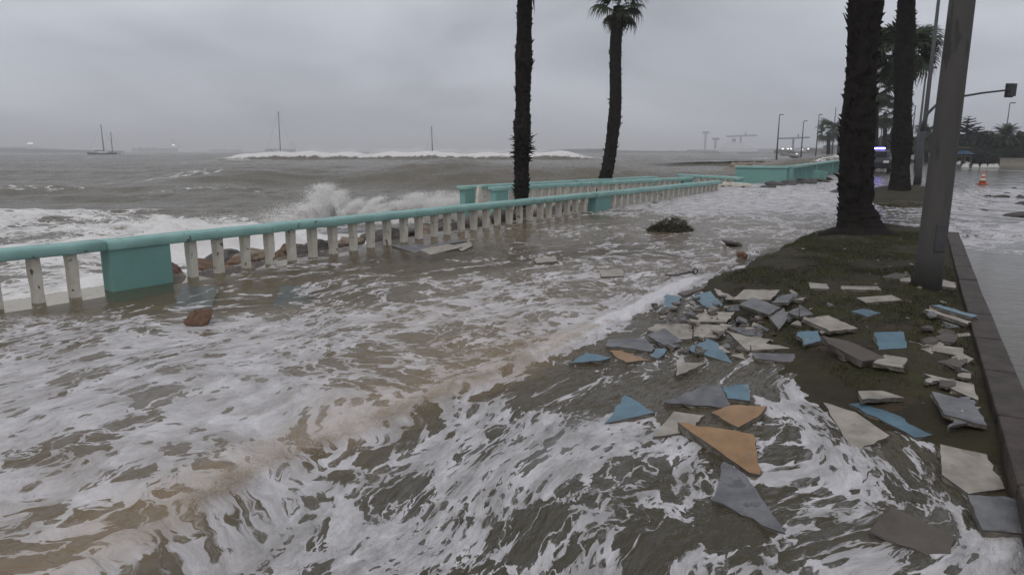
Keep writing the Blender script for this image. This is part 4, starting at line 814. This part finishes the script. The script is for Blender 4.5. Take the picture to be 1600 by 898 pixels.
lamp_post(1373, 250, 90, 185, 'slim lamp standing in the gap between the two thick palms', .07, .5, 1, head=False)
lamp_post(1213, 250, 118, 180, 'street lamp standing alone seaward of all the others', .11, .35, 1)
lamp_post(1251, 250, 122, 190, 'street lamp between the lone lamp and the small palms', .10, .35, 1)
lamp_post(1274, 250, 126, 180, 'tall lamp just short of the small far palms', .09, .3, 1)
lamp_post(1299, 250, 120, 168, 'thin tall lamp rising above the small far palms', .09, .3, 1, head=False)
lamp_post(1566, 250, 92, 162, 'slim lamp sticking up behind the date palm', .07, .4, 1)
# traffic light
q = at(1433, 288); q.z -= .1; root = empty('traffic_light', q, 0, 'dark traffic light on a long curved arm over the road', 'traffic light')
Yd = q.y; j = [far(1444, 190, Yd), far(1449, 178, Yd), far(1462, 165, Yd), far(1490, 153, Yd), far(1535, 145.5, Yd), far(1574, 141, Yd)]; k0 = far(1441, 205, Yd)
MB().tube([(0, 0, 0), (0, 0, .6), (k0.x - q.x, 0, k0.z - q.z)], [.15, .13, .10], 12).build('mast', DMET, root, True)
MB().tube([k0 - q] + [p - q for p in j], [.09, .075, .06, .05, .045, .04, .035], 10).build('arm', DMET, root, True)
e = far(1581, 141, Yd) - q; MB().box((-.17, -.02, -.27), (.17, .02, .27), Matrix.Translation(e + Vector((0, .14, 0)))).build('backboard', DMET, root, bevel=.015)
hd = MB().box((-.11, -.12, -.24), (.11, .115, .24), Matrix.Translation(e)).build('signal_head', DMET, root, bevel=.02)
for k, c_ in enumerate(((.12, .01, .01), (.12, .07, .01), (.01, .10, .05))): MB().tube([e + Vector((0, .165, .15 - .15 * k)), e + Vector((0, .19, .15 - .15 * k))], .06, 12).build('lens', mat('signal_lens_%d' % k, c_, .3), hd, True)
MB().tube([far(1574, 141, Yd) - q, e + Vector((0, -.02, 0))], .035, 8).build('bracket', DMET, root)
# traffic cone
q = at(1535, 287); q.z -= .03; root = empty('traffic_cone', q, 0, 'faded orange traffic cone standing on the flooded road', 'traffic cone'); root.scale = (.78,) * 3
ORG = mat('cone_orange', (0.50, 0.13, 0.06), 0.5, (0.58, 0.17, 0.09), 6)
MB().box((-.22, -.22, 0), (.22, .22, .05)).build('base', ORG, root, bevel=.015)
MB().tube([(0, 0, .05), (0, 0, .68)], [.17, .035], 16).build('cone_body', ORG, root, True)
for z0, z1, in ((.22, .32), (.44, .52)):
    rr_c = lambda z: .17 + (z - .05) / .63 * (.035 - .17) + .004
    MB().tube([(0, 0, z0), (0, 0, z1)], [rr_c(z0), rr_c(z1)], 16, cap=False).build('reflective_band', WHT, root, True)
# patrol car with blue light, glimpsed between the thick palms
CARB = mat('dark_car_paint', (0.02, 0.022, 0.03), 0.3, spec=.5); GLS = mat('car_glass', (0.015, 0.017, 0.02), 0.08, spec=.6); TYR = mat('tyre_rubber', (0.02, 0.02, 0.02), .85)
q = far(1366, 268, 44); root = empty('patrol_car', (q.x, q.y, .2), R(62), 'dark patrol car with lit blue roof light between the two thick palms', 'car')
prof = [(-2.1, .35), (-2.15, .75), (-1.9, .95), (-1.1, 1.0), (-.55, 1.42), (.75, 1.45), (1.45, 1.02), (2.1, .95), (2.2, .6), (2.1, .3)]
vs_ = [(x, s_ * .85 * (.86 if z > 1.1 else 1), z) for s_ in (-1, 1) for x, z in prof]; n = len(prof)
MB().add(vs_, [tuple(range(n)), tuple(range(n, 2 * n))[::-1]] + [(i, n + i, n + (i + 1) % n, (i + 1) % n) for i in range(n)]).build('body', CARB, root, bevel=.05)
for s_ in (-1, 1):
    MB().box((-.55, s_ * .80 - .03, 1.05), (1.0, s_ * .80 + .03, 1.34)).build('side_window', GLS, root, bevel=.02)
    for x in (-1.35, 1.4):
        wh = MB().tube([(x, s_ * .68, .33), (x, s_ * .9, .33)], .33, 18).build('wheel', TYR, root); MB().tube([(x, s_ * .905, .33), (x, s_ * .915, .33)], .2, 12).build('rim', GMET, wh)
    MB().box((-2.17, s_ * .6 - .15, .68), (-2.08, s_ * .6 + .15, .82)).build('headlight', WHT, root, bevel=.02)
MB().box((-.98, -.62, 1.06), (-.60, .62, 1.37), Matrix.Translation((-.06, 0, 0))).build('windscreen', GLS, root, bevel=.03)
MB().box((-.12, -.5, 1.455), (.12, .5, 1.50)).build('light_bar', DMET, root); MB().box((-.1, -.48, 1.503), (.1, .48, 1.60)).build('blue_lamp', mat('blue_beacon', (.1, .1, .6), .3, emit=(.25, .22, 1.0), estr=14), root, bevel=.02)

# ------------------------------------------------------------------ grass, chips, weed
GR = mat('short_grass', (0.026, 0.030, 0.011), 0.7, (0.076, 0.078, 0.028), 2.5, spec=.2)
n = 280000; gx = RNG.uniform(min(lx) - .3, max(lx) + .3, n); gy = RNG.uniform(min(ly) - .3, max(ly) + .3, n)
hh = lawn_h(gx, gy); dens = sst(-.25, .35, fbm(gx * .9, gy * .9, 301, 4) + 0.15) ; k = (hh > 0.0) & (kerb_t(gx, gy) < -.02) & (RNG.random(n) < dens * .9 + .05)
gx, gy, hh = gx[k], gy[k], hh[k]; n = len(gx); a = RNG.uniform(0, 6.283, n); l_ = RNG.uniform(.012, .042, n); le = RNG.normal(0, .5, (n, 2)) * l_[:, None]; w_ = .0035
z = Wl(gy) + hh - .004; V = np.stack([np.stack([gx - np.cos(a) * w_, gy - np.sin(a) * w_, z], -1), np.stack([gx + np.cos(a) * w_, gy + np.sin(a) * w_, z], -1), np.stack([gx + le[:, 0], gy + le[:, 1], z + l_], -1)], 1).reshape(-1, 3)
o = link('grass', npmesh('grass', V, np.arange(3 * n).reshape(-1, 3), False), GR); tag(o, 'short patchy wet grass on the muddy lawn', 'grass', kind='stuff')
def chips(name, label, n, mats, x0, x1, y0, y1, sz, test, cat):
    mb = MB(); c_ = 0; rr = random.Random(9)
    while c_ < n:
        x, y = rr.uniform(x0, x1), rr.uniform(y0, y1)
        if not test(x, y): continue
        z = ground_z(x, y); s_ = rr.uniform(.3, 1) ** 2 * sz; M_ = Matrix.Translation((x, y, z + s_ * .2)) @ Euler((rr.uniform(-.4, .4), rr.uniform(-.4, .4), rr.uniform(0, 6.3))).to_matrix().to_4x4()
        mb.box((-s_, -s_ * .6, -s_ * .25), (s_ * rr.uniform(.5, 1), s_ * .6, s_ * .25), M_, rr.randrange(len(mats))); c_ += 1
    o = mb.build(name, mats); return tag(o, label, cat, kind='stuff')
chips('rubble_chips', 'tiny pale chips of broken tile strewn over the lawn', 170, [SL['cream'], SL['grey'], SL['dark'], SL['dark']], min(lx), max(lx), min(ly), max(ly), .035, lambda x, y: kerb_t(x, y) < -.1 and float(lawn_h(np.array([x]), np.array([y]))[0]) > .03, 'rubble')
pc = at(1190, 505)
chips('heap_rubble', 'small rubble between the slabs of the heap', 90, [SL['grey'], SL['dark'], SL['cream']], pc.x - .9, pc.x + .8, pc.y - .7, pc.y + 1.2, .06, lambda x, y: True, 'rubble')
# leaf litter and twigs on the lawn
TWG = mat('twig', (0.03, 0.02, 0.012), .9, (0.06, 0.04, 0.022), 6); mb = MB(); rr = random.Random(4)
for i in range(420):
    x, y = rr.uniform(min(lx), max(lx)), rr.uniform(min(ly), max(ly))
    if kerb_t(x, y) > -.05 or float(lawn_h(np.array([x]), np.array([y]))[0]) < .02: continue
    z = ground_z(x, y) + .012; a = rr.uniform(0, 6.3); l = rr.uniform(.02, .09); d = Vector((math.cos(a), math.sin(a), 0)); s_ = Vector((-d.y, d.x, 0)) * rr.uniform(.003, .016); p = Vector((x, y, z)); mb.add([p - d * l, p + s_ + Vector((0, 0, .01)), p + d * l, p - s_], [(0, 1, 2), (0, 2, 3)])
tag(mb.build('leaf_litter', TWG), 'dead leaves and twigs scattered on the wet lawn', 'litter', kind='stuff')
# heap of weed in the flood
WEED = mat('sea_weed', (0.035, 0.03, 0.016), .8, (0.085, 0.075, 0.042), 5, spec=.3); q = at(1046, 360); rr = random.Random(12); mb = MB()
for i in range(2200):
    a = rr.uniform(0, 6.3); r = rr.random() ** .6; x, y = math.cos(a) * r * .46, math.sin(a) * r * .34; h = .19 * (1 - r * r) * (1 + .4 * math.sin(a * 2 + 1)) * (1 + .5 * x); z = h * rr.random() ** .4
    p = Vector((x, y, z)); d = Vector((rr.gauss(0, 1), rr.gauss(0, 1), rr.gauss(.35, .4))).normalized() * rr.uniform(.03, .13); s_ = d.cross(Vector((rr.gauss(0, 1), rr.gauss(0, 1), rr.gauss(0, 1)))).normalized() * rr.uniform(.003, .010); mb.add([p - s_, p + s_, p + d], [(0, 1, 2)])
o = mb.build('weed_fronds', WEED); o['kind'] = 'stuff'; root = empty('weed_heap', (q.x, q.y, q.z), .3, 'heap of dark tangled weed stranded in the foam on the promenade', 'seaweed'); o.parent = root
cm = rock_mesh(91); cm.materials.append(WEED); c = link('weed_core', cm, None, root); c.scale = (.34, .22, .09)
q = at(1018, 303); o = link('weed_clump', cm); o.location = (q.x, q.y, q.z + .04); o.scale = (.3, .2, .16); tag(o, 'dark weed clump caught against the far posts of the long balustrade', 'seaweed')
# debris line along the palm bed
for i, (px, py) in enumerate([(1412, 318), (1430, 320), (1398, 322)]):
    q = at(px, py); o = link('weed_clump', cm); o.location = (q.x, q.y, q.z + .02); o.scale = (.5, .25, .10); o.rotation_euler = (0, 0, i); tag(o, 'dark line of washed-up debris in front of the second thick palm', 'debris', 'debris before the palm bed')
# hose lying at the flow line
q0 = at(1052, 432); pts = [at(1040 + 9 * i, 432 - .5 * i + 2.2 * math.sin(i * 1.1)) + Vector((0, 0, .025)) for i in range(6)]
root = empty('hose', q0, 0, 'short dark hose with a ring end at the top of the flow line', 'hose'); mb = MB().tube([p - q0 for p in pts], .010, 8); mb.build('pipe', DMET, root, True)
c0 = at(1086, 430) - q0 + Vector((0, 0, .05)); MB().tube([c0 + Vector((math.cos(a) * .032, 0, math.sin(a) * .032)) for a in np.linspace(0, 6.28, 13)], .009, 6).build('ring', DMET, root, True)

# ------------------------------------------------------------------ spray
SPR = mat('sea_spray', (0.92, 0.90, 0.87), .9, spec=.1)
def spray(name, label, P, sz):
    n = len(P); d = RNG.normal(size=(n, 4, 3)); d /= np.linalg.norm(d, axis=2)[..., None]; V = (P[:, None, :] + d * (sz * RNG.uniform(.4, 1.2, n) ** 1.5)[:, None, None]).reshape(-1, 3)
    b = np.arange(n)[:, None] * 4; F = np.concatenate([b + np.array([[0, 1, 2]]), b + np.array([[0, 2, 3]]), b + np.array([[0, 3, 1]]), b + np.array([[1, 3, 2]])])
    return tag(link(name, npmesh(name, V, F, False), SPR), label, 'spray', kind='stuff')
def plume(c, n, w_, h, lean, seed, spread=.35):
    rg = np.random.default_rng(seed); nj = 16; jets = rg.uniform(-1, 1, nj); jh = h * (.35 + .65 * rg.random(nj)) * (1 - .6 * jets ** 2); i = rg.integers(0, nj, n); t = rg.random(n) ** 1.25
    x = jets[i] * w_ * (.6 + .5 * t) + rg.normal(0, 1, n) * (.07 + .25 * t) * w_ * spread + lean * t ** 2; z = jh[i] * (1.9 * t - .95 * t * t) * 1.05 + rg.normal(0, .05, n) * h; y = rg.normal(0, .25, n) * (1 + t)
    return np.stack([c[0] + x, c[1] + y, np.maximum(c[2], c[2] + z)], -1)
c1 = far(525, 340, 20.0); c2 = far(640, 325, 21.5); c3 = far(690, 322, 22.5)
spray('splash', 'tall burst of spray from a wave breaking behind the long balustrade', np.concatenate([plume((c1.x - .1, c1.y, c1.z), 110000, .75, .95, -.25, 1), plume((c1.x + .75, c1.y + .2, c1.z - .1), 70000, .7, .72, .3, 2), plume((c1.x - 1.3, c1.y, c1.z - .1), 9000, .8, .55, -.2, 3, .8), plume((c1.x, c1.y, c1.z - .15), 30000, 2.3, .22, 0, 4)]), .010)
spray('splash', 'low spray plume bursting beside the teal end pier', np.concatenate([plume((c2.x + .3, c2.y, c2.z), 45000, .9, .5, .2, 5, .7), plume((c3.x, c3.y, c3.z), 45000, .8, .55, .3, 6, .7)]), .010)
c4 = far(300, 348, 16.5); spray('splash', 'low churning spray on the surf beyond the near teal pier', plume((c4.x, c4.y, -.45), 40000, 2.4, .6, .2, 7, .8), .007)
n = 70000; x = RNG.uniform(-84, 20, n); e = sst(-86, -60, x) * sst(26, 5, x); yc = 196 + 5 * pn(x / 29, x * 0 + 3.3, 101) + .45 * pn(x / 6, x * 0, 102)
tt = RNG.random(n) ** 1.6; P = np.stack([x, yc + RNG.normal(1.2, 1.0, n) + tt * 3, SEA0 + 2.1 * e * (.8 + .35 * pn(x / 9, x * 0 + 7, 103)) + tt * (1.3 + 1.6 * pn(x / 5, x * 0, 401)) * e - .2], -1)
spray('breaker_spray', 'white spray blowing off the long breaker out at sea', P[RNG.random(n) < e], .05)

# froth thrown up along the drowned kerb
n = 60000; seg = np.array([at(*p)[:2] for p in [(300, 800), (440, 722), (600, 655), (740, 598), (870, 545), (960, 500)]]); t = RNG.random(n) * (len(seg) - 1.001); i = t.astype(int); f = (t - i)[:, None]; b = seg[i] * (1 - f) + seg[i + 1] * f
dn = np.array([-.84, .54]); off = np.abs(RNG.normal(0, .07, n)) * np.where(RNG.random(n) < .75, 1, -.5); b = b + dn * off[:, None]; clump = sst(-.45, .55, fbm(b[:, 0] * 3.0, b[:, 1] * 3.0, 601, 3)); k = RNG.random(n) < clump
b, off = b[k], off[k]; z = Wl(b[:, 1]) + .015 + np.abs(RNG.normal(0, .018, len(b))) * clump[k] - .06 * sst(0, -.15, off)
SPR_B = mat('brown_froth', (0.46, 0.37, 0.28), .9, (0.62, 0.55, 0.47), 8, spec=.1); _s = SPR; SPR = SPR_B
spray('froth', 'brown froth bubbling along the drowned kerb line', np.concatenate([b, z[:, None]], 1), .0032); SPR = _s

# ------------------------------------------------------------------ ships, harbour, far shore
FARD = mat('far_shore', (0.07, 0.075, 0.07), .9, (0.11, 0.11, 0.10), .02); HULL = mat('ship_hull', (0.05, 0.05, 0.06), .6); WSUP = mat('ship_white', (0.7, 0.7, 0.7), .6); RIG = mat('rigging', (0.06, 0.06, 0.06), .6)
LAMP = mat('lit_floodlight', (.9, .9, .85), .4, emit=(1, .9, .75), estr=2.2)
def hull(root, L, B_, H, m=HULL, name='hull'):
    st = [(-.5, .75, .1), (-.35, 1, 0), (.2, 1, 0), (.4, .6, .05), (.5, .03, .25)]; vs = []
    for x, b, sh in st: vs += [(x * L, -b * B_ / 2 * .8, -.3 * H), (x * L, b * B_ / 2 * .8, -.3 * H), (x * L, b * B_ / 2, H * (1 + sh)), (x * L, -b * B_ / 2, H * (1 + sh))]
    f = [(i * 4 + k, i * 4 + (k + 1) % 4, i * 4 + 4 + (k + 1) % 4, i * 4 + 4 + k) for i in range(4) for k in range(4)] + [(3, 2, 1, 0), (16, 17, 18, 19)]
    return MB().add(vs, f).build(name, m, root)
def yacht(px, Yd, mast_py, L, label, rz, lean=0, two=False):
    b = far(px, 236, Yd); b.z = SEA0 + .3; top = far(px, mast_py, Yd); h = top.z - b.z; root = empty('sailing_boat', b, rz, label, 'boat', 'boats anchored offshore'); root.rotation_euler = (lean, lean * .5, rz)
    hull(root, L, L * .27, L * .09); MB().box((-L * .15, -L * .08, L * .08), (L * .18, L * .08, L * .14)).build('cabin', WSUP, root, bevel=.05)
    r = max(.07, Yd * .0006)
    for k, (x, hh_) in enumerate([(.05 * L, h)] + ([(-.32 * L, h * .72)] if two else [])):
        MB().tube([(x, 0, 0), (x, 0, hh_)], [r * 1.3, r * .8], 6).build('mast', RIG, root); MB().tube([(x, 0, L * .17), (x - L * .33, 0, L * .17)], r, 6).build('boom', RIG, root)
    MB().tube([(.05 * L, 0, h), (.49 * L, 0, L * .1)], r * .12, 4).tube([(.05 * L, 0, h), (-.48 * L, 0, L * .1)], r * .12, 4).tube([(.05 * L, 0, h * .6), (.05 * L, L * .12, L * .1)], r * .12, 4).build('rigging_lines', RIG, root)
yacht(436, 300, 174, 11, 'sailing boat with one tall mast beyond the breaker', .3, .02)
yacht(677, 330, 197, 9, 'smaller sailing boat whose mast leans slightly', 2.6, -.07)
yacht(160, 340, 194, 13, 'dark sailing boat off the end of the low mole', .1, .03)
yacht(174, 345, 206, 8, 'small sailing boat close beside the dark one off the mole', .4, .05)
def ship(px0, px1, Yd, top_py, label, aft=-1, sup=.35, light=False):
    a, b = far(px0, 236, Yd), far(px1, 236, Yd); L = b.x - a.x; h = far(px0, top_py, Yd).z; root = empty('ship', ((a.x + b.x) / 2, Yd, SEA0), 0, label, 'ship', 'ships lying in the roads'); hull(root, L, L * .16, h * .34)
    for k in range(3): MB().box((aft * L * .42 - sup * L * .12 * (1.6 - .4 * k), -L * .06, h * (.35 + .2 * k)), (aft * L * .42 + sup * L * .2 * (1.6 - .4 * k), L * .06, h * (.54 + .2 * k))).build('deckhouse', WSUP, root)
    MB().tube([(aft * L * .4, 0, h * .9), (aft * L * .4, 0, h * 1.25)], L * .012, 6).build('funnel', HULL, root)
    for k in range(3): MB().box((-aft * L * (.05 + .14 * k) - L * .02, -L * .04, h * .34), (-aft * L * (.05 + .14 * k) + L * .04, L * .04, h * .45)).build('hatch', HULL, root)
    if light: MB().box((aft * L * .45 - L * .03, -L * .07, h * .62), (aft * L * .45 + L * .02, -L * .055, h * .72)).build('deck_light', LAMP, root)
ship(208, 278, 1700, 221, 'cargo ship with white deckhouse beyond the low mole', 1, .4, True)
ship(326, 378, 2000, 228, 'low long cargo ship far out', 1, .3)
ship(415, 462, 1500, 224, 'ship with pale deckhouse behind the tall masted boat', 1, .4)
# ferry in port
a, b = far(1118, 240, 1050), far(1184, 240, 1050); L_ = b.x - a.x; root = empty('ferry', ((a.x + b.x) / 2, 1050, -.4), 0, 'large pale ferry moored in the far harbour', 'ferry'); hull(root, L_, 14, 5, WSUP)
for k, (x0, x1) in enumerate([(-.44, .36), (-.40, .30), (-.32, .2), (-.22, .05)]): MB().box((x0 * L_, -6 + k * .4, 5.2 + k * 2.5), (x1 * L_, 6 - k * .4, 7.55 + k * 2.5)).build('deck', WSUP, root)
MB().box((-.12 * L_, -2, 15.2), (-.05 * L_, 2, 20)).build('funnel', HULL, root)
def crane(px, Yd, top, label, gantry):
    b = far(px, 242, Yd); h = far(px, top, Yd).z; root = empty('harbour_crane', (b.x, Yd, -.5), 0, label, 'crane', 'harbour cranes'); w = Yd * .0016
    MB().tube([(0, 0, 0), (0, 0, h)], w, 5).build('tower', RIG, root)
    if gantry: MB().tube([(-13 * w, 0, h), (14 * w, 0, h + w)], w * .8, 5).build('jib', RIG, root); MB().tube([(4 * w, 0, h), (4 * w, 0, h + 4 * w)], w * .6, 5).build('apex', RIG, root)
    else: MB().box((-3 * w, -w, h - 2 * w), (3 * w, w, h)).build('lamp_frame', RIG, root)
crane(1156, 1200, 213, 'tower crane with level jib behind the ferry', True); crane(1117, 1200, 215, 'floodlight mast with square head beside the ferry bow', False); crane(1101, 1400, 205, 'thin bare mast on the far mole', False); crane(1238, 700, 216, 'tower crane behind the seafront lamps', True)
# far shore, moles
def shore(name, label, px0, px1, Yd, hs, depth, seed, cat='breakwater'):
    a, b = far(px0, 236, Yd), far(px1, 236, Yd); n = 60; xs_ = np.linspace(a.x, b.x, n); t = np.linspace(0, 1, n); H = np.interp(t, np.linspace(0, 1, len(hs)), hs) * (1 + .25 * pn(t * 22, t * 0, seed)); vs = []
    for x, h in zip(xs_, H): vs += [(x, Yd, -2), (x, Yd + depth * .25, h), (x, Yd + depth * .75, h * 1.02), (x, Yd + depth, -2)]
    o = MB().add(vs, [(i * 4 + k, i * 4 + 4 + k, i * 4 + 5 + k, i * 4 + 1 + k) for i in range(n - 1) for k in range(3)] + [(0, 1, 2, 3), (4 * n - 1, 4 * n - 2, 4 * n - 3, 4 * n - 4)]).build(name, FARD); 
    return tag(o, kind='structure') if cat is None else tag(o, label, cat)
shore('mole', 'long low dark mole reaching out behind the two lone sailing masts', -160, 172, 900, [7, 7, 6, 5, 4, 3, 2.2, 1.5], 40, 501)
shore('headland', None, -300, 60, 1900, [16, 14, 20, 10, 14, 6], 200, 505, None)
shore('breakwater', 'low far breakwater with a rounded hump seaward of the harbour', 845, 1125, 820, [.3, 3.2, 4.2, 2.2, 1.6, 1.5, 1.5, 1.5], 25, 509)
shore('harbour_quay', 'dark low quay under the ferry and cranes', 1085, 1480, 1080, [3, 3, 4, 6, 7, 8, 9, 9], 60, 513)
for px, py, Yd, s_, lab in [(47, 224, 1850, 6, 'bright floodlight shining on the headland behind the low mole')]:
    p = far(px, py, Yd); root = empty('floodlight', (p.x, p.y, 0), 0, lab, 'floodlight'); MB().tube([(0, 0, 0), (0, 0, p.z)], 1.0, 6).build('mast', RIG, root); MB().box((-s_, -1, p.z - 2.2), (s_, 1, p.z + 2.2)).build('lamp', LAMP, root)
for i, (px, py) in enumerate([(1223, 233), (1231, 233), (1236, 233), (1245, 241), (1253, 234), (1263, 233), (1257, 246)]):
    p = far(px, py, 330); root = empty('floodlight', (p.x, p.y, .1), 0, 'small warm harbour light behind the seafront lamps', 'floodlight', 'harbour lights'); MB().tube([(0, 0, 0), (0, 0, p.z)], .12, 5).build('mast', RIG, root); MB().box((-.3, -.2, p.z - .22), (.3, .2, p.z + .22)).build('lamp', LAMP, root)
# low harbour sheds behind the teal balustrade
SHED = mat('far_shed', (0.20, 0.16, 0.13), .8, (0.28, 0.23, 0.19), .3)
for i, (px0, px1, top, Yd) in enumerate([(1222, 1240, 234, 360), (1242, 1272, 237, 380), (1275, 1300, 232, 330), (1302, 1330, 226, 330)]):
    a, b = far(px0, 250, Yd), far(px1, 250, Yd); h = far(px0, top, Yd).z; root = empty('harbour_shed', (a.x, Yd, 0), 0, ['small shed under the warm harbour lights', 'long low shed next to the harbour lights', 'shed behind the tall lamp by the small palms', 'tall pale building behind the small far palms'][i], 'building')
    MB().box((0, 0, 0), (b.x - a.x, 12, h * .8)).build('wall', SHED, root); MB().add([(-.5, -.5, h * .8), (b.x - a.x + .5, -.5, h * .8), (b.x - a.x + .5, 12.5, h * .8), (-.5, 12.5, h * .8), (-.5, 6, h), (b.x - a.x + .5, 6, h)], [(0, 1, 5, 4), (2, 3, 4, 5), (0, 4, 3), (1, 2, 5), (3, 2, 1, 0)]).build('roof', HULL, root)
    MB().box((2, -.12, 0), (6, -.02, h * .5)).build('door', HULL, root)
# land under harbour and trees
strip('far_land', mat('wet_far_ground', (0.07, 0.068, 0.065), .5, (0.10, 0.095, 0.09), .1), [(22, 120), (400, 120), (700, 1100), (260, 1100), (160, 420), (60, 140)], -.20)

# ------------------------------------------------------------------ sea haze
mb = MB().box((-6500, -60, -6.0), (5000, 7900, 60)); hz = bpy.data.materials.new('haze_air'); hz.use_nodes = True; t = hz.node_tree; t.nodes.clear()
pv = t.nodes.new('ShaderNodeVolumePrincipled'); pv.inputs['Color'].default_value = (0.96, 0.97, 1.0, 1); pv.inputs['Density'].default_value = 0.0009; pv.inputs['Anisotropy'].default_value = 0.0; om = t.nodes.new('ShaderNodeOutputMaterial'); t.links.new(pv.outputs[0], om.inputs['Volume'])
o = mb.build('haze', hz); tag(o, 'thin grey sea haze over the whole bay', 'haze', kind='stuff')
